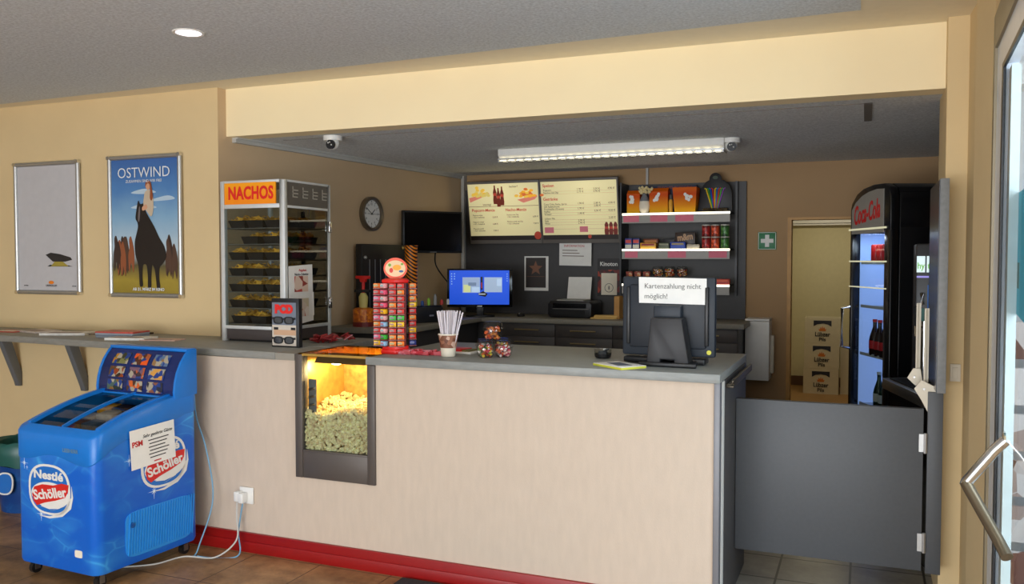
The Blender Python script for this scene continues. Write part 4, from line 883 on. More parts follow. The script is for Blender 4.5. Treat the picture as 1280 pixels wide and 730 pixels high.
for i,(a,b_) in enumerate((('Popcorn klein','5,50 €'),('Popcorn mittel','6,80 €'),('Popcorn groß','7,90 €'))):
    z=.265-i*.062; rows+=[(a,.018,-w+.045,z,'LEFT',0),('+ 0,5 l Softdrink',.018,-w+.045,z-.019,'LEFT',0),(b_,.02,-.06,z-.019,'RIGHT',0)]
for i,(a,b_) in enumerate((('Nachos mit Dip','6,00 €'),('Nachos groß mit Dip','7,50 €'))):
    z=.265-i*.062; rows+=[(a,.018,.03,z,'LEFT',0),('+ 0,5 l Softdrink',.018,.03,z-.019,'LEFT',0),(b_,.02,w-.02,z-.019,'RIGHT',0)]
rows+=[('lecker!',.03,.07,.52,'LEFT',0),('knackig!',.026,-.20,.362,'LEFT',0)]
texts(rows,Ek,pn,y=-.0056)
t2,w,H,pn=menu(-2.695,-1.975,'right backlit menu board listing food and drink prices',1)
texts([('Speisen',.036,-w+.03,.515,'LEFT',.0006),('Getränke',.036,-w+.03,.395,'LEFT',.0006)],Er,pn,y=-.0056,name='menu_heading')
rows=[];ln=MB()
data=[(.475,'Popcorn',('1,90 €','3,50 €','4,90 €')),(.452,'Nachos mit Dip',('2,75 €','3,90 €','')),(.350,'Coca Cola, Fanta, Sprite',('1,90 €','2,80 €','4,90 €')),(.328,'Lift Apfelschorle',('','2,80 €','')),(.306,'Fruchtsäfte (Granini)',('1,90 €','','')),(.284,'Kaffee',('','3,50 €','4,50 €')),(.262,'Wasser',('1,90 €','','')),(.222,'Lübzer Pils',('','','2,50 €')),(.200,'Sekt',('2,90 €','','')),(.178,'Wein',('2,90 €','',''))]
for z,a,pr in data:
    rows.append((a,.022,-w+.035,z,'LEFT',0))
    for x,p_ in zip((.02,.17,.30),pr):
        if p_: rows.append((p_,.024,x,z+.003,'CENTER',0))
    ln.box(-w+.035,w-.03,-.0050,-.004,z-.012,z-.0108)
ln.box(-w+.035,w-.03,-.0050,-.004,.128,.1292)
texts(rows,Ek,pn,y=-.0056); mk('ruled_line',ln,Eg,pn)
b=MB().mi(0).box(-w+.03,-w+.115,-.0055,-.004,.095,.145).box(0,.075,-.0055,-.004,.10,.15)
for i,x in enumerate((.245,.285,.325)):
    bb=MB().mi(0).prism([(x-.017,.075),(x+.017,.075),(x+.02,.11),(x+.015,.14),(x+.018,.16),(x+.007,.185),(x-.007,.185),(x-.018,.16),(x-.015,.14),(x-.02,.11)],-.0056-.0006*i,-.004,'y').mi(1).prism([(x-.015,.125),(x+.015,.125),(x+.015,.145),(x-.015,.145)],-.0075,-.0050,'y')
    mk('bottle_picture',bb,[esh('m_cola2',(110,34,22),.3),esh('m_label2',(180,60,44),.3)],pn)
b.mi(3).prism(ell(.09,.06,.016,.018,14),-.0065,-.004,'y')
mk('picture',b,[esh('m_patch',(196,110,120),.3),esh('m_cola2',(110,34,22),.3),esh('m_label2',(180,60,44),.3),MC['m_badge']],pn)
# sheets on the panel
YP=7.3645
t=thing('star_picture','dark picture with a bronze star in a white paper border','picture',(-2.785,YP,1.315))
mk('paper_border',MB().box(-.117,.117,-.002,0,0,.315),M_paper,t); mk('dark_print',MB().box(-.103,.092,-.003,-.002,.028,.302),mat('dark_star_print',(52,44,40),.5),t)
s=[];
for k in range(10): rr=.068 if k%2==0 else .030; s.append((-.006+rr*math.sin(k*PI/5),.205+rr*math.cos(k*PI/5)))
mk('star',MB().prism(s,-.0042,-.003,'y').box(-.09,.08,-.0036,-.003,.128,.131),mat('bronze_star',(130,86,62),.5),t)
t=thing('info_sheet','white A4 information sheet hanging below the menu boards','notice',(-2.40,7.325,1.545),rot=(R(2),R(1),0))
mk('sheet',MB().box(-.150,.150,-.002,0,0,.215),M_paper,t); mk('written_line',MB().box(-.12,.02,-.003,-.002,.133,.140).box(-.12,.04,-.003,-.002,.108,.115).box(-.12,.08,-.003,-.002,.083,.090),mat('faint_ink',(130,110,100),.8),t)
text('INFORMATION',.028,(-.01,-.003,.175),M_inkred,t)
t=thing('cinema_poster','black and red Kinoton poster with a cream card pinned over it','poster',(-2.10,YP,1.275))
mk('poster_sheet',MB().box(-.105,.105,-.002,0,0,.335),mat('poster_near_black',(30,24,24),.5),t)
mk('red_print',MB().box(-.10,.10,-.003,-.002,.03,.235),multi('red_poster_print',[(120,30,24),(70,20,20),(170,60,30),(40,20,20)],24),t)
mk('card',MB().box(-.068,.075,-.005,-.003,.012,.205),M_cream,t); text('Kinoton',.052,(0,-.003,.285),M_white,t,bold=.001,sx=.95)
ring=MB(); n=24; a=ell(.003,.075,.040,.040,n); b_=ell(.003,.075,.035,.035,n)
ring.add([(p[0],-.006,p[1]) for p in a]+[(p[0],-.006,p[1]) for p in b_],[(i,(i+1)%n,n+(i+1)%n,n+i) for i in range(n)]); ring.prism(ell(.003,.075,.006,.02,10),-.006,-.005,'y')
mk('seal_print',ring,mat('seal_grey',(110,106,100),.6),t)
# printer
t=thing('printer','black inkjet printer with white paper standing in its feeder','printer',(-2.335,7.13,1.1003))
mk('body',MB().prism([(-.175,0),(.175,0),(.195,.03),(.195,.12),(.175,.145),(-.175,.145),(-.195,.12),(-.195,.03)],-.16,.16,'y'),M_black,t,bev=.008)
mk('control_panel',MB().box(-.15,.15,-.165,-.16,.085,.125),M_blackg,t); mk('output_slot',MB().box(-.14,.14,-.164,-.158,.03,.07),mat('slot_black',(8,8,8),.7),t)
mk('trim_line',MB().box(-.15,.17,-.167,-.16,.076,.080),mat('printer_trim',(120,116,108),.4),t)
mk('scanner_lid',MB().box(-.12,.12,-.14,.06,.145,.155),mat('printer_lid',(150,148,140),.5),t)
mk('paper_sheet',MB().add([(-.11,.10,.14),(.105,.10,.14),(.105,.15,.345),(-.11,.15,.345),(-.11,.103,.14),(.105,.103,.14),(.105,.153,.345),(-.11,.153,.345)],[(0,1,2,3),(7,6,5,4),(0,4,5,1),(1,5,6,2),(2,6,7,3),(3,7,4,0)]),M_paper,t)
tag(mk('envelope',MB().box(-.12,.10,-.06,.06,0,.012).box(-.09,.11,-.05,.05,.012,.03),mat('manila',(216,176,100),.6),loc=(-2.03,7.02,1.1003),rot=(0,0,R(8)),bev=.002),'stack of manila envelopes on the back worktop beside the printer','envelopes')
tag(mk('wooden_board',MB().box(-.022,.022,-.09,.09,0,.19),M_wood,loc=(-1.93,7.1,1.1003)),'upright light wooden board on the back worktop by the till screen','board')
t=thing('computer_mouse','black computer mouse on the back worktop right of the blue screen','mouse',(-2.80,7.02,1.1003))
mk('mouse_shell',MB().sph((0,0,.008),.05,14,(.65,1,.5)),M_black,t,smooth=True); mk('button_seam',MB().box(-.002,.002,-.045,-.01,.02,.033),M_alu,t)
for v in t.children[0].data.vertices: v.co.z=max(v.co.z,0)
# blue screen PC
t=thing('desktop_monitor','black desktop monitor showing a blue screen with two grey windows','monitor',(-3.11,6.83,1.1003),R(20))
w=.285
mk('bezel',MB().box(-w,w,-.015,.03,.085,.42),M_blackg,t,bev=.004); mk('stand',MB().box(-.03,.03,.0,.05,.01,.12).prism(ell(0,.02,.13,.08,24),0,.014,'z'),M_black,t,bev=.002)
sc=mk('screen',MB().box(-w+.02,w-.028,-.017,-.015,.108,.405),emis('blue_screen',(20,80,215),.85),t)
mk('window',MB().box(-.15,.002,-.0185,-.017,.21,.345),emis('win_grey',(150,170,200),.8),sc); mk('window',MB().box(.04,.195,-.0185,-.017,.215,.345),emis('win_grey2',(160,180,205),.8),sc)
mk('window_pane',MB().mi(0).box(-.14,-.08,-.019,-.0185,.215,.28).mi(1).box(-.07,-.0,-.019,-.0185,.215,.26).mi(2).box(-.10,-.03,-.0192,-.0185,.27,.30).mi(1).box(.15,.19,-.019,-.0185,.27,.33),[emis('win_y',(206,214,150),.8),emis('win_l',(180,205,236),.8),emis('win_d',(110,130,160),.8)],sc)
mk('desktop_figure',MB().mi(0).box(.008,.026,-.019,-.017,.235,.35).mi(1).box(.012,.022,-.0195,-.019,.25,.30).mi(0).prism([(-.02,.20),(.03,.225),(.07,.20),(.05,.175),(.0,.185)],-.019,-.017,'y').mi(2).box(-.01,.05,-.0195,-.019,.195,.203),[emis('ic_k',(20,20,40),.3),emis('ic_r',(170,40,70),.6),emis('ic_w',(190,200,210),.8)],sc)
ics=MB()
for k in range(5): ics.box(-.25,-.24,-.018,-.017,.37-k*.022,.38-k*.022); ics.box(-.225,-.215,-.018,-.017,.37-k*.022,.38-k*.022) if k<3 else None
for k in range(4): ics.box(.235,.243,-.018,-.017,.37-k*.02,.378-k*.02)
mk('desktop_icon',ics,emis('ic_l',(130,170,230),.8),sc); mk('brand_print',MB().box(-.02,.02,-.0165,-.015,.091,.097),M_alu,t)
# wall TV
t=thing('wall_television','black flat television on an arm above the left kiosk worktop','television',(-3.41,6.52,1.655),R(52))
w=.275
mk('housing',MB().box(-w,w,-.012,.03,0,.355),M_black,t,bev=.004); mk('screen',MB().box(-w+.015,w-.015,-.014,-.012,.02,.34),M_blackg,t); mk('wall_arm',MB().box(-.05,.05,.03,.05,.12,.24).tube([(0,.05,.18),(-.02,.15,.18),(.02,.20,.18)],.015,8),M_black,t)
mk('stand_mark',MB().box(-.03,.03,-.0145,-.0138,.006,.010),M_alu,t)
RW=PI/2-math.atan2(d.x,d.y)
tag(mk('cable',MB().tube(smoothpts([(-3.40,6.55,1.66),(-3.43,6.62,1.55),(-3.40,6.75,1.42),(-3.38,6.95,1.30),(-3.35,7.05,1.18)]),.006,6),M_black,smooth=True),'black cable hanging from the wall television','cable')
# clock
t=thing('wall_clock','round wall clock with grey rim on the kiosk left wall','clock',(-3.684,5.965,1.965),RW)
mk('rim',MB().lathe([(.112,-.035),(.125,-.042),(.137,-.035),(.137,0),(.112,0)],axis='y',n=40,ring=True),mat('bronze_grey_rim',(120,108,90),.35,metal=.6),t,smooth=True)
mk('dial',MB().lathe([(.116,-.015),(.116,-.005)],axis='y',n=40),mat('dial_white',(238,238,236),.6),t)
mrk=MB()
for k in range(12):
    a=k*PI/6; c_,s_=math.sin(a),math.cos(a); mrk.tube([(c_*.094,-.0165,s_*.094),(c_*.106,-.0165,s_*.106)],.0022,4)
mk('hour_marks',mrk,M_dark,t)
texts([(str(h),.024,.078*math.sin(h*PI/6),.078*math.cos(h*PI/6),'CENTER',0) for h in range(1,13)],M_dark,t,y=-.017,name='numerals')
mk('hour_hand',MB().tube([(-.008,-.020,-.006),(.042,-.020,.036)],.0028,5),M_black,t); mk('minute_hand',MB().tube([(.012,-.022,-.008),(-.068,-.022,.044)],.002,5),M_black,t); mk('second_hand',MB().tube([(-.058,-.024,0),(.085,-.024,-.002)],.0012,4),M_black,t)
# stuff on the left worktop
t=thing('ribbed_rack','tall black ribbed panel standing against the kiosk left wall','rack',(-3.60,6.08,1.1003),RW)
mk('panel',MB().box(-.36,.36,-.03,.03,0,.62),M_black,t,bev=.004)
rb=MB()
for k in range(9): rb.box(-.27+k*.07,-.262+k*.07,-.034,-.03,.12,.50)
mk('rib',rb,mat('rib_grey',(120,120,120),.4),t); mk('knob',MB().sph((-.325,-.035,.515),.016,10),M_alu,t,smooth=True); mk('knob',MB().sph((.18,-.035,.595),.012,10),mat('brass_dot',(206,170,90),.4),t,smooth=True)
tag(mk('cup_stack',MB().lathe([(.050,0),(.052,.60),(.056,.612),(.0,.615)],n=20),stripes('orange_black_stripes',(40,22,14),(244,140,24),14,50),loc=(-3.385,6.10,1.1003),smooth=True),'tall orange and black striped stack of cups by the ribbed panel','cups')
t=thing('syrup_dispenser','orange jar with a red pump head on the left kiosk worktop','dispenser',(-3.47,5.52,1.1003))
mk('jar',MB().lathe([(.07,0),(.078,.01),(.078,.13),(.05,.14),(.0,.14)],n=22),multi('honeycomb_orange',[(220,110,20),(196,90,16),(240,140,30)],60,.3),t,smooth=True); mk('jar_foot',MB().lathe([(.08,0),(.08,.035),(.0,.036)],n=22),mat('maroon_base',(120,30,24),.4),t)
mk('pump_body',MB().lathe([(.03,.14),(.035,.22),(.02,.25),(.0,.25)],n=14),mat('corn_yellow',(206,190,110),.5),t,smooth=True); mk('pump_collar',MB().box(-.07,.06,-.02,.02,.255,.275),M_black,t,bev=.004)
mk('pump_stem',MB().tube([(0,0,.25),(0,0,.36)],.012,8),M_redp,t); mk('pump_head',MB().box(-.06,.055,-.016,.016,.355,.378).prism([(-.02,.33),(.02,.33),(.03,.36),(-.03,.36)],-.014,.014,'y'),M_redp,t,bev=.004)
t=thing('coffee_grinder','black domed appliance beside the syrup dispenser','appliance',(-3.33,5.78,1.1003))
mk('body',MB().lathe([(.08,0),(.085,.02),(.07,.12),(.085,.22),(.085,.30),(.06,.36),(.0,.375)],n=22),M_black,t,smooth=True); mk('knob',MB().sph((0,0,.38),.015,8),M_black,t,smooth=True); mk('drip_tray',MB().box(-.10,.04,-.17,-.06,0,.02),M_black,t,bev=.004)
tag(mk('rubber_tray',MB().prism([(-.25,-.09),(-.20,-.12),(.30,-.12),(.30,.05),(-.25,.05)],0,.012,'z'),M_bslate,loc=(-3.42,5.51,1.1003-.0),bev=.003) if False else mk('napkin',MB().box(-.07,.07,-.05,.05,0,.006),M_cream,loc=(-3.22,5.50,1.1003)),'cream napkin on the near end of the left kiosk worktop','napkin')
t=thing('receipt_printer','black receipt printer box on the left kiosk worktop below the television','printer',(-3.27,6.08,1.1003),R(60))
mk('body',MB().box(-.13,.13,-.10,.10,0,.125),M_black,t,bev=.008); mk('lid',MB().box(-.12,.12,-.09,.09,.125,.135),M_blackg,t); mk('brand_mark',MB().box(.0,.04,-.102,-.10,.05,.062),M_alu,t)
pens=[('green',(70,170,70)),('yellow',(220,200,40)),('blue',(50,90,160)),('lime',(150,200,60)),('grey',(150,150,150)),('red',(200,60,50)),('white',(220,220,214))]
for i,(n_,c) in enumerate(pens):
    a=Vector((-3.36+i*.040,6.02+i*.035,1.236)); 
    h=(.05,.06,.035,.055,.085,.04,.045)[i]
    g=MB().lathe([(.013,0),(.013,h*.8),(.008,h*.85),(.008,h),(.0,h)],n=10)
    tag(mk('glue_bottle' if i%2==0 else 'marker_pen',g,mat('stationery_%s'%n_,c,.5),loc=a,smooth=True),'small %s upright marker or bottle on top of the receipt printer'%n_,'stationery','stationery on the receipt printer')
# ------------------------------------------------------------------ lit shelf rack
YS=7.10; SX0,SX1=-1.91,-1.018
rk=thing('lit_shelf_rack','wall shelf rack of three smoky shelves with glowing front strips','shelf rack',(-1.464,7.365,1.30))
lx0,lx1=SX0+1.464,SX1+1.464
mk('upright',MB().box(lx0-.025,lx0-.012,-.25,-.0,0,.95),M_black,rk); mk('upright',MB().box(lx1+.012,lx1+.03,-.05,-.0,0,.95),M_black,rk)
card=mat('shelf_grey_front',(150,146,138),.4)
for zt,xa,cards,tname in ((1.990,lx0,((-.435,-.30),(-.205,-.06),(.005,.155)),'top'),(1.690,lx0,((-.42,-.31),(-.055,.095),(.28,.425)),'middle'),(1.397,lx0,(),'bottom')):
    z=zt-1.30
    s=mk('shelf',MB().box(xa,lx1,-.255,0,z-.012,z),glass('smoke_acrylic',(150,150,146),.7),rk)
    mk('front_rail',MB().box(xa,lx1,-.268,-.256,z-.085,z-.018),card,s)
    mk('led_strip',MB().box(xa,lx1,-.268,-.254,z-.018,z-.001),M_led,s)
    for a,b in cards: mk('price_card',MB().box(a,b,-.271,-.2685,z-.075,z-.022),M_pink,s); 
ln=MB().box(-.40,-.33,-.2718,-.271,.638,.642)
tag(mk('glass_shelf',MB().box(SX0,SX1-.12,YS+.03,7.36,1.449,1.455),M_glass),'plain glass shelf with sweet tubs just above the till screen','shelf')
def sx(px): # x on the rack for a column of the picture measured at Y=7.15
    return 7.15*math.tan(math.atan((px-640)/1075.1)-.389918)
zs1,zs2,zs3=1.9905,1.6905,1.4555
def bag(x0,x1,z,h,lab,k,bucket=False):
    x=(sx(x0)+sx(x1))/2; w=(sx(x1)-sx(x0))/2; t=thing('popcorn_bag' if not bucket else 'popcorn_bucket',lab,'popcorn packaging',(x,7.19,z),group='popcorn packaging on the top shelf')
    if bucket: b=MB().add([(-w*.85,-.06,0),(w*.85,-.06,0),(w*.85,.06,0),(-w*.85,.06,0),(-w,-.08,h),(w,-.08,h),(w,.08,h),(-w,.08,h)],[(0,3,2,1),(4,5,6,7),(0,1,5,4),(1,2,6,5),(2,3,7,6),(3,0,4,7)])
    else: b=MB().add([(-w,-.035,0),(w,-.035,0),(w,.035,0),(-w,.035,0),(-w,-.04,h*.85),(w,-.04,h*.85),(w,.04,h*.85),(-w,.04,h*.85),(-w,-.004,h),(w,-.004,h),(w,.004,h),(-w,.004,h)],[(0,3,2,1),(0,1,5,4),(1,2,6,5),(2,3,7,6),(3,0,4,7),(4,5,9,8),(5,6,10,9),(6,7,11,10),(7,4,8,11),(8,9,10,11)])
    mk('wrapper',b,ramp_mat('bag_orange_%d'%k,[(0,(214,170,4)),(.4,(222,134,2)),(.8,(206,72,2)),(1,(214,96,2))],0,h,.15),t)
    yb=-.045 if not bucket else -.078
    g=MB(); rg=random.Random(k)
    for q in range(7): g.prism(ell((.3 if bucket else -.2)*w+rg.uniform(-.25,.25)*w,h*.62+rg.uniform(-.14,.14)*h,.013,.014,9),yb-.004-.0003*q,yb,'y')
    mk('popcorn_print',g,M_white,t); return t
bag(783,799,zs1,.195,'orange popcorn bag at the left end of the top lit shelf',1)
bag(811,834,zs1,.21,'orange popcorn bag in the middle of the top lit shelf',2)
bag(841,871,zs1,.205,'wide orange popcorn bucket on the top lit shelf beside the black arch',3,True)
t=thing('popcorn_cone','cream jar with grey cone filled with popcorn between two orange bags','popcorn jar',(sx(805),7.15,zs1))
mk('jar',MB().lathe([(.025,0),(.04,.02),(.045,.06),(.04,.10),(.0,.105)],n=18),M_cream,t,smooth=True); mk('cone',MB().lathe([(.042,.10),(.03,.13),(.012,.165),(.0,.166)],n=18),mat('cone_grey',(120,124,130),.5),t,smooth=True)
g=MB(); rg=random.Random(6)
for k in range(30): g.blob((rg.uniform(-.055,.06),rg.uniform(-.03,.03),.19+rg.uniform(-.02,.035)),.014,rg)
mk('popcorn_top',g,mat('popcorn_pale',(232,214,160),.8),t)
t=thing('spice_bottle','small yellow-labelled shaker bottle between the orange bag and bucket','bottle',(sx(837.5),7.16,zs1))
mk('bottle_body',MB().lathe([(.018,0),(.018,.09),(.012,.11),(.0,.11)],n=14),mat('amber_label',(216,160,50),.5),t,smooth=True); mk('cap',MB().lathe([(.013,.11),(.013,.15),(.0,.15)],n=12),M_grey2,t)
t=thing('banner_box','long dark blue box lying behind the orange popcorn bags','box',(sx(830),7.31,zs1))
mk('carton',MB().box(-.24,.24,-.03,.03,0,.235),mat('navy_box',(24,34,74),.5),t); texts([('FRISCHES POPCORN',.032,-.09,.218,'LEFT',.0005)],mat('banner_rust',(150,80,60),.6),t,y=-.031)
t=thing('straw_display','black arched display stand with a fan of coloured bendy straws','display stand',((sx(871)+sx(912))/2,7.22,zs1))
arch=[(-.15,0),(.14,0),(.135,.16),(.115,.22),(.075,.26),(.05,.265)]+[(.05*math.cos(a),.275+.05*math.sin(a)) for a in [R(x) for x in range(0,181,20)]]+[(-.05,.265),(-.08,.25),(-.115,.2),(-.13,.1)]
mk('arch_back',MB().prism(arch,0,.02,'y'),mat('display_black',(16,14,18),.5),t,bev=.003); mk('front_lip',MB().box(-.09,.11,-.07,.0,0,.03),glass('display_lip',(150,150,150),.7),t); mk('logo_print',MB().prism(ell(0,.285,.022,.014,14),-.002,0,'y'),mat('dim_green_print',(70,84,66),.6),t)
scol=[(230,200,40),(60,150,70),(40,90,200),(200,50,50),(230,200,40),(60,120,200),(210,80,60),(90,180,80),(150,90,180)]
for i,c in enumerate(scol):
    f_=(i-4)/4.0
    s_=tag(mk('bendy_straw',MB().tube([(f_*.022,-.012,.03),(f_*.062,-.016,.16),(f_*.07,-.016,.19),(f_*.07+(.014 if f_>=0 else -.014),-.018,.197)],.0055,6),mat('straw_%d_%d_%d'%c,c,.4),loc=t.location,smooth=True),'%s bendy straw, number-free place %s in the fan on the black arch'%('',''),'straw','coloured bendy straws on the black arch')
    s_['label']='%s bendy straw, %s in the black arch fan'%(('yellow','green','blue','red','yellow','light blue','coral','pale green','purple')[i],('leftmost','second from the left end','third from the left end','fourth from the left end','middle','just right of the middle','third from the right end','second from the right end','rightmost')[i])
# middle shelf
def boxpack(name,px0,px1,z,h,col,lab,cat,y=7.17,dy=.03,grp=None,printc=None,rot=0):
    x=(sx(px0)+sx(px1))/2; w=(sx(px1)-sx(px0))/2-.002; t=thing(name,lab,cat,(x,y,z),rot,grp)
    mk('carton',MB().box(-w,w,-dy,dy,0,h),mat(name+'_%d_%d_%d'%col,col,.4,noise=.15,nscale=40),t,bev=.003)
    if printc: mk('print',MB().mi(0).box(-w*.8,w*.8,-dy-.001,-dy,h*.55,h*.85).mi(1).box(-w*.9,w*.9,-dy-.001,-dy,h*.05,h*.4),[mat('p_%d_%d_%d'%printc[0],printc[0],.5),mat('p_%d_%d_%d'%printc[1],printc[1],.5)],t)
    return t
boxpack('sweet_carton',781,790,zs2,.09,(50,60,130),'blue and white small carton, left end of the middle lit shelf','sweets',printc=((200,60,60),(190,190,180)))
boxpack('sweet_carton',790.5,799.5,zs2,.09,(40,52,120),'blue and white small carton, second from the left end of the middle shelf','sweets',printc=((210,70,60),(200,196,180)))
boxpack('chocolate_bar',801,821,zs2,.05,(214,150,40),'yellow chocolate bar pack, front of the stack on the middle shelf','sweets',y=7.14,printc=((150,40,30),(240,190,60)))
boxpack('chocolate_bar',802,821,zs2,.085,(120,60,30),'brown chocolate bar pack standing behind the yellow one','sweets',y=7.22,printc=((200,120,40),(90,40,24)))
boxpack('sweet_bag',824,838,zs2,.05,(70,80,60),'dark olive sweet bag on the middle lit shelf','sweets',y=7.13,printc=((150,150,120),(110,120,90)))
boxpack('sweet_bag',839,858,zs2,.055,(30,70,180),'bright blue sweet bag on the middle lit shelf','sweets',y=7.12,printc=((170,150,110),(50,90,200)))
boxpack('sweet_bag',826,842,zs2,.085,(30,30,38),'black sweet bag behind the olive bag on the middle shelf','sweets',y=7.23)
boxpack('white_carton',859,875,zs2,.035,(190,180,160),'flat white carton beside the cans on the middle shelf','box',y=7.14)
t=boxpack('chocolate_bag',842,868,zs2,.135,(52,32,22),'dark brown bag of chocolate candies with pale m lettering on middle shelf','sweets',y=7.20,dy=.015)
text('m&m',.075,(.0,-.018,.095),mat('tan_letters',(190,150,110),.5),t,bold=.003,rot=(PI/2,R(-7),0),sx=.8)
for r_,zz in enumerate((0,.098)):
    for i,(px,c,n_) in enumerate(((882.5,(150,36,34),'dark red'),(894,(196,70,40),'orange-red'),(906,(60,110,50),'green'))):
        t=thing('snack_can','%s snack can, %s row of the stacked cans on the middle shelf'%(n_,('lower','upper')[r_]),'can',(sx(px),7.14,zs2+zz),group='stacked snack cans')
        mk('can_body',MB().lathe([(.033,.0),(.034,.003),(.034,.086),(.033,.09),(.0,.09)],n=20),multi('can_print_%s'%n_.replace(' ','_').replace('-','_'),[c,tuple(int(v*.7) for v in c),tuple(min(255,int(v*1.25)+20) for v in c),c],45,.35),t,smooth=True)
        mk('lid',MB().lathe([(.036,.088),(.036,.096),(.0,.0965)],n=20),M_plast if False else mat('can_lid',(200,196,184),.3),t)
for i,(a,b,n_) in enumerate(((781,791,'left'),(791.5,801.5,'middle'),(802,812.5,'right'))):
    x=(sx(a)+sx(b))/2; t=thing('sweets_box','%s one of three low clear boxes of sweets on the glass shelf'%n_,'box',(x,7.19,zs3),group='low clear sweet boxes')
    mk('box_body',MB().add([(-.028,-.03,0),(.028,-.03,0),(.028,.03,0),(-.028,.03,0),(-.033,-.035,.055),(.033,-.035,.055),(.033,.035,.055),(-.033,.035,.055)],[(0,3,2,1),(4,5,6,7),(0,1,5,4),(1,2,6,5),(2,3,7,6),(3,0,4,7)]),M_plast,t)
    mk('filling',MB().box(-.027,.027,-.028,.028,.003,.042),multi('sweet_fill_%d'%i,[(170,50,40),(220,130,60),(120,30,26),(226,190,150),(190,80,50)],55),t)
for i,(px,n_) in enumerate(((821,'left'),(836,'middle'),(851.5,'right'))):
    tub(sx(px),7.19,zs3,30+i,'%s round clear sweet tub on the glass shelf above the till'%n_,1.05,pal=[(200,80,40),(150,40,30),(220,160,60),(240,220,200)],clab='mixed sweets inside the %s round tub above the till'%n_,grp='round tubs on the glass shelf')
boxpack('sweet_bag',893,913,1.3975,.045,(190,50,30),'red-orange sweet bag at the right end of the bottom lit shelf','sweets',y=7.14,printc=((220,90,50),(150,30,24)))
# first aid sign, white box
t=thing('first_aid_sign','green first aid sign with white cross on the back wall','sign',(-.757,7.399,1.755)); mk('plate',MB().box(-.074,.074,-.006,0,-.074,.074),mat('sign_green_plate',(20,120,70),.4),t,bev=.002); mk('border',MB().box(-.070,.070,-.007,-.006,.066,.070).box(-.070,.070,-.007,-.006,-.070,-.066).box(-.07,-.066,-.007,-.006,-.07,.07).box(.066,.07,-.007,-.006,-.07,.07),M_white,t)
mk('cross',MB().prism([(-.05,-.016),(-.016,-.016),(-.016,-.05),(.016,-.05),(.016,-.016),(.05,-.016),(.05,.016),(.016,.016),(.016,.05),(-.016,.05),(-.016,.016),(-.05,.016)],-.0075,-.006,'y'),M_white,t)
t=thing('wall_heater','cream white wall box beside the right end of the back cabinets','wall box',(-.80,7.399,.62)); mk('casing',MB().box(-.10,.09,-.22,-.0,0,.48),M_white,t,bev=.006); mk('cover_cap',MB().box(-.10,.09,-.225,-.0,.482,.50),M_white,t,bev=.003); mk('valve',MB().box(.09,.115,-.12,-.03,.05,.36),M_cream,t,bev=.004)
# ------------------------------------------------------------------ storeroom crates
def crate(x,y,z,lab,rz=0):
    t=thing('beer_crate',lab,'beer crate',(x,y,z),rz,'cream beer crates stacked in the storeroom')
    mk('shell',MB().box(-.198,.198,-.15,-.142,0,.302).box(-.198,.198,.142,.15,0,.302).box(-.198,-.19,-.142,.142,0,.302).box(.19,.198,-.142,.142,0,.302).box(-.19,.19,-.142,.142,0,.02),mat('crate_cream',(222,212,182),.5),t)
    mk('hand_slot',MB().prism([(-.10,.27),(.10,.27),(.10,.20),(.06,.225),(0,.235),(-.06,.225),(-.10,.20)],-.1515,-.150,'y'),M_black,t)
    lg=mk('crown_logo',MB().prism([(-.035,.145),(.035,.145),(.045,.175),(.03,.165),(.022,.195),(.008,.175),(0,.21),(-.008,.175),(-.022,.195),(-.03,.165),(-.045,.175)],-.1515,-.150,'y'),mat('crown_orange',(214,120,30),.5),t)
    text('Lübzer',.072,(0,-.1512,.105),M_dark,t,bold=.002,sx=.85); text('Pils',.06,(0,-.1512,.045),M_dark,t,bold=.0015)
    bn_=MB()
    for k in range(3): bn_.lathe([(.03,.02),(.03,.17),(.012,.22),(.012,.255),(.0,.256)],(-.13+.13*k,-.08,0),n=10)
    mk('bottle_tops',bn_,mat('brown_bottle_glass',(50,34,20),.2),t)
    return t
for k,l in enumerate(('lowest','middle','topmost')): crate(-.475+.006*k,10.98,.303*k,'%s cream beer crate of the front stack in the storeroom'%l)
for k,l in enumerate(('lower','upper')): crate(-.06,11.05,.303*k,'%s cream beer crate in the stack half hidden by the drinks fridge'%l)
# ------------------------------------------------------------------ drinks fridge
fg=thing('drinks_fridge','tall black glass-door drinks fridge with red script on its grey header','fridge',(.045,6.225,0),R(-66))
W=.30
M_fb=mat('fridge_black',(12,12,14),.25)
bodyp=[(-W,.05),(W,.05),(W,2.0),(W-.02,2.06),(.20,2.09),(.05,2.095),(-.1,2.08),(-.2,2.05),(-W+.02,1.99),(-W,1.95)]
# body as shell
mk('body',MB().box(-W,-W+.03,.03,.60,.05,1.97).box(W-.03,W,.03,.60,.05,2.03).box(-W,W,.57,.60,.05,2.06).box(-W,W,.03,.60,.05,.22).prism([(-W,1.80),(W,1.80)]+bodyp[2:],.03,.60,'y'),M_fb,fg,bev=.008)
mk('door_frame',MB().box(-W,-W+.035,-.03,.03,.08,1.80).box(W-.085,W,-.03,.03,.08,1.80).box(-W,W,-.03,.03,.08,.30),M_fb,fg,bev=.012)
mk('header_surround',MB().prism([(-W,1.78),(W,1.78)]+bodyp[2:],-.03,.03,'y'),M_fb,fg,bev=.012)
hp_=[(-W+.04,1.775),(W-.085,1.775),(W-.085,2.055),(.12,2.06),(.0,2.05),(-.1,2.03),(-.2,1.99),(-W+.04,1.94)]
hdr=mk('header_panel',MB().prism(hp_,-.036,-.028,'y'),mat('header_silver',(150,146,138),.4),fg)
text('Coca-Cola',.175,(-.03,-.038,1.91),mat('script_red',(214,24,30),.4),hdr,bold=.004,shear=.35,sx=.52,rot=(PI/2,R(-6),0))
mk('glass_door',MB().box(-W+.035,W-.085,-.012,-.006,.30,1.78),M_glass,fg)
M_in=emis('fridge_inner_glow',(150,176,226),.62)
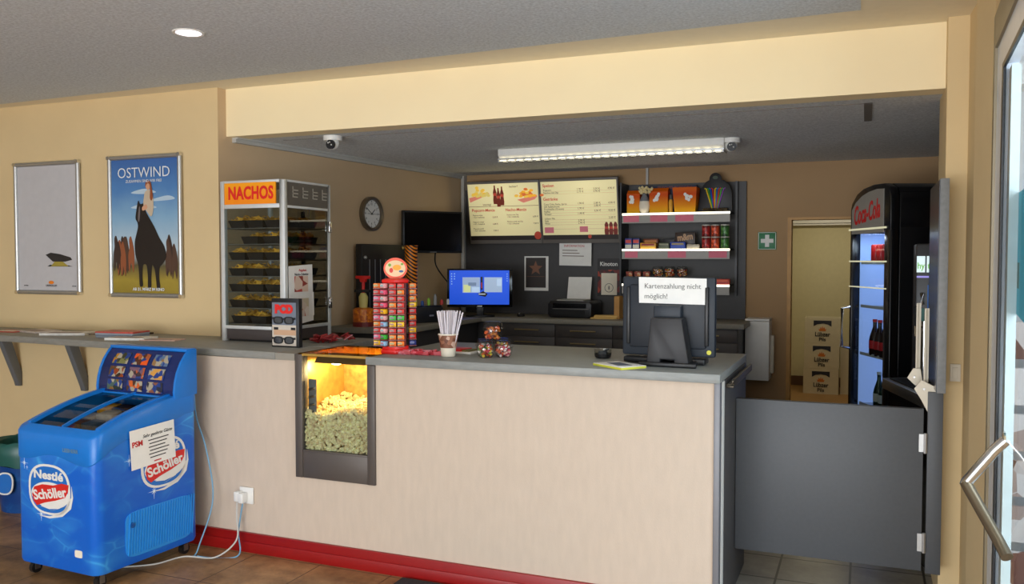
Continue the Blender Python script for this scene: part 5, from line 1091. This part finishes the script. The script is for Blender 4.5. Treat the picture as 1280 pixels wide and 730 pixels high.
mk('inner_wall',MB().box(-W+.031,-W+.036,.03,.56,.22,1.78).box(-W+.03,W-.03,.555,.565,.22,1.78).box(-W+.03,W-.03,.03,.56,1.79,1.797),M_in,fg)
mk('inner_side',MB().box(W-.036,W-.031,.03,.56,.22,1.78),M_in,fg)
rb=MB()
for k in range(34): rb.box(-.24,.24,.548,.5545,.30+k*.043,.312+k*.043)
mk('cooling_rib',rb,mat('rib_blue_grey',(110,130,170),.5),fg)
def wires(z):
    m=MB().box(-W+.04,W-.04,.035,.042,z-.012,z+.008).box(-W+.04,W-.04,.53,.54,z-.006,z)
    for k in range(14): m.box(-.25+k*.037,-.246+k*.037,.04,.54,z-.004,z)
    return m
for z in (.60,.95,1.28,1.58): mk('rack',wires(z),mat('rack_wire',(190,190,190),.3),fg)
mk('reflection_strip',MB().box(-W+.0,W-.04,-.040,-.034,1.80,1.812).box(-W,W-.04,-.034,-.028,1.583,1.593).box(-W,W-.04,-.034,-.028,1.41,1.418),mat('reflection_glow',(230,226,190),.2,emit=.6),fg)  # glowing strips stand in for reflections on the header and glass
mk('handle',MB().tube([(-W+.015,-.03,1.27),(-W+.015,-.085,1.26),(-W+.015,-.085,.99),(-W+.015,-.03,.98)],.012,10),M_chrome,fg,smooth=True)
Rf=Matrix.Rotation(R(-66),3,'Z')
def bottle_in(lx,ly,z,kind,lab):
    p=Rf@Vector((lx,ly,0)); t=thing('cola_bottle' if kind!='can' else 'cola_can',lab,'bottle' if kind!='can' else 'can',(.045+p.x,6.225+p.y,z),group='drinks inside the fridge')
    if kind=='can': mk('can_body',MB().lathe([(.03,0),(.033,.005),(.033,.11),(.027,.12),(.0,.12)],n=16),mat('can_red',(180,20,24),.3),t,smooth=True); return
    g=(40,20,14) if kind=='cola' else (24,50,30)
    mk('glass_body',MB().lathe([(.034,0),(.037,.01),(.037,.10),(.032,.13),(.013,.19),(.013,.235),(.0,.235)],n=16),mat('bottle_%s'%kind,g,.12),t,smooth=True)
    mk('label_band',MB().lathe([(.0375,.045),(.0375,.10),(.0,.10)],n=16),mat('label_%s'%kind,(190,30,34) if kind=='cola' else (214,214,206),.5),t)
    mk('cap',MB().lathe([(.015,.225),(.015,.243),(.0,.243)],n=12),mat('cap_%s'%kind,(200,30,30) if kind=='cola' else (210,210,200),.4),t)
for i,(lx,ly) in enumerate(((.065,.06),(-.015,.062),(-.095,.064))):
    pos=('nearest the hinge','middle','nearest the handle')[i]
    bottle_in(lx,ly,.952,'cola','dark cola bottle with red label, %s on the fridge rack second from bottom'%pos)
    if i<2: bottle_in(lx,ly,.602,'green','dark green bottle with white label, %s on the lowest fridge rack'%pos)
    bottle_in(lx,ly,1.582,'can','red cola can, %s on the upper fridge rack'%pos)
# ------------------------------------------------------------------ bar at the right
bc=thing('bar_counter','low bar unit with stainless steel top beside the drinks fridge','bar counter',(.5,5.2,0))
mk('steel_top',MB().prism([(-.40,.33),(-.22,-.34),(.5,-.34),(.5,.45),(-.2,.45)],.84,.90,'z'),M_steel,bc,bev=.004)
mk('cabinet',MB().prism([(-.36,.31),(-.19,-.32),(.48,-.32),(.48,.40),(-.18,.40)],0,.839,'z'),M_blackg,bc)
mk('drip_rim',MB().prism([(-.36,.28),(-.20,-.28),(.1,-.28),(.1,.3)],.901,.909,'z'),M_black,bc)
ds=thing('drink_dispenser','black drink dispenser with two small bright screens behind the flap','dispenser',(.42,5.40,.9095))
mk('body',MB().box(-.16,.22,-.10,.2,0,.78),M_black,ds,bev=.01)
for k,x in enumerate((-.135,-.085)):
    s_=mk('screen',MB().box(x-.021,x+.021,-.106,-.10,.62,.71),emis('pale_screen',(206,226,226),1.0),ds); text(('hy','th')[k],.05,(x,-.107,.655),emis('lime_text',(110,170,70),.8),s_,sx=.8,bold=.001)
mk('glow_bar',MB().box(-.155,-.06,-.106,-.10,.59,.60),emis('violet_glow',(150,140,220),.8),ds)
for k,x in enumerate((-.13,-.08)): mk('nozzle',MB().tube([(x,-.10,.50),(x,-.14,.50),(x,-.14,.44)],.010,8),M_chrome,ds,smooth=True)
mk('cup_panel',MB().mi(0).box(-.10,-.055,-.108,-.10,.38,.55).mi(1).box(-.15,-.105,-.108,-.10,.30,.42),[mat('panel_blue',(30,110,200),.4),mat('panel_teal',(70,130,120),.4)],ds)
tp=thing('beer_tap','chrome beer tap tower with two lever handles on the bar','beer tap',(.30,5.12,.9095))
mk('column',MB().tube([(0,0,0),(0,0,.36)],.022,12),M_chrome,tp,smooth=True)
for x in (-.045,.03): mk('tap',MB().tube([(0,0,.33),(x,-.04,.33),(x,-.055,.28)],.010,8),M_chrome,tp,smooth=True); mk('lever',MB().tube([(x,-.04,.335),(x,-.05,.44)],[.007,.013],8),M_black,tp,smooth=True)
# ------------------------------------------------------------------ ceiling fittings
lp=thing('strip_light','long white ceiling strip light with a bright louvre grid','ceiling light',(-1.665,5.82,HK))
mk('housing',MB().prism([(-.09,0),(.09,0),(.09,-.045),(.06,-.075),(-.06,-.075),(-.09,-.045)],-.80,.80,'x'),M_white,lp,bev=.003)
b=MB()
for k in range(25): b.prism([(-.785+k*.0635,-.0855),(-.752+k*.0635,-.0855),(-.748+k*.0635,-.074),(-.772+k*.0635,-.074)],-.0895,-.02,'y')
mk('louvre_glow',b,emis('lamp_glow',(255,244,206),2.2),lp); 
b=MB()
for k in range(26): b.box(-.797+k*.0635,-.792+k*.0635,-.088,.07,-.088,-.07)
b.box(-.80,.80,-.092,-.088,-.078,-.066).box(-.80,.80,-.092,-.088,-.092,-.087); mk('louvre_blade',b,M_alu,lp)
def domecam(x,y,lab):
    t=thing('dome_camera',lab,'security camera',(x,y,HK)); mk('mount',MB().lathe([(.058,-.03),(.06,-.02),(.06,-.0),(.0,0)],n=24),M_white,t,smooth=True)
    mk('ball',MB().sph((0,0,-.045),.042,16),M_white,t,smooth=True); mk('lens',MB().lathe([(.030,-.022),(.028,.0),(.0,.0)],axis='y',c=(.012,-.028,-.058),n=16),M_black,t,smooth=True,rot=(0,0,0))
    mk('led',MB().sph((.0,-.052,-.048),.005,6).sph((.024,-.052,-.062),.005,6).sph((.012,-.052,-.045),.004,6),M_white,t)
domecam(-3.19,4.72,'white dome camera under the ceiling above the nacho cabinet'); domecam(-.83,5.80,'white dome camera at the right end of the strip light')
t=thing('downlight','round recessed ceiling downlight glowing white','ceiling light',(-3.02,3.266,HC-.012)); mk('trim_ring',MB().lathe([(.06,-.004),(.072,-.006),(.075,0),(.06,0)],n=32,ring=True),M_white,t,smooth=True); mk('lamp_disc',MB().lathe([(.058,-.004),(.058,-.001),(.0,-.001)],n=32),emis('downlight_glow',(250,244,255),3.5),t)
t=thing('light_switch','cream light switch on the wall right of the kiosk opening','switch',(.385,4.385,1.085)); mk('plate',MB().box(-.022,.022,-.010,0,-.04,.04),M_cream,t,bev=.003); mk('rocker',MB().box(-.012,.012,-.014,-.01,-.025,.025),M_cream,t,bev=.002)
def lit(name,kind,loc,e,col,sx=.1,sy=.1,tgt=None,spot=None):
    l=bpy.data.lights.new(name,kind); l.energy=e; l.color=col
    if kind=='AREA': l.shape='RECTANGLE'; l.size=sx; l.size_y=sy
    else: l.shadow_soft_size=sx
    if kind=='SPOT': l.spot_size=R(spot or 110); l.spot_blend=.6
    o=bpy.data.objects.new(name,l); COL.objects.link(o); o.location=loc
    if tgt is not None: o.rotation_euler=(Vector(tgt)-Vector(loc)).to_track_quat('-Z','Y').to_euler()
    return o
lit('strip_lamp','AREA',(-1.665,5.82,HK-.10),3.5,(1,.90,.72),1.55,.12,(-1.665,5.82,0))
lit('downlight_lamp','SPOT',(-3.02,3.266,HC-.03),14,(1,.93,.82),.05,.05,(-3.02,3.266,0),130)
for x,y in ((-3.0,1.0),(-1.0,2.2),(-1.0,.2),(-5.6,-.6)): lit('downlight_lamp','SPOT',(x,y,HC-.03),14,(1,.93,.82),.05,.05,(x,y,0),130)  # extra ceiling spots added out of view to warm the upper walls
lit('storeroom_lamp','AREA',(-.4,10.4,2.45),14,(1,.90,.66),.8,.3,(-.4,10.4,0))
lit('fridge_lamp','AREA',(.10,6.26,1.77),2.5,(.75,.86,1),.3,.2,(.1,6.26,0))
# ------------------------------------------------------------------ lights
def area(name,loc,tgt,sx,sy,e,col):
    l=bpy.data.lights.new(name,'AREA'); l.shape='RECTANGLE'; l.size=sx; l.size_y=sy; l.energy=e; l.color=col
    o=bpy.data.objects.new(name,l); COL.objects.link(o); o.location=loc
    o.rotation_euler=(Vector(tgt)-Vector(loc)).to_track_quat('-Z','Y').to_euler(); return o
area('daylight_shop_front',(-1.4,-3.9,1.4),(-1.2,4,1.7),4.0,2.3,215,(.90,.95,1))
area('ceiling_fill_bounce',(-1.8,-3.8,.5),(-1.6,2.6,2.7),5.0,.9,165,(.94,.97,1))  # added low lamp behind the camera, lifts the ceilings like light off paving
area('daylight_door',(1.5,2.2,1.7),(-3,3.2,.6),1.8,2.0,105,(.86,.93,1))
W=bpy.data.worlds.new('sky'); SC.world=W; W.use_nodes=True; bgn=W.node_tree.nodes['Background']; bgn.inputs[0].default_value=(.80,.88,1,1); bgn.inputs[1].default_value=1.5
SC.view_settings.view_transform='Standard'; SC.view_settings.look='None'; SC.view_settings.exposure=-.28; SC.view_settings.gamma=1
SC.view_settings.use_curve_mapping=False
SC.render.film_transparent=False
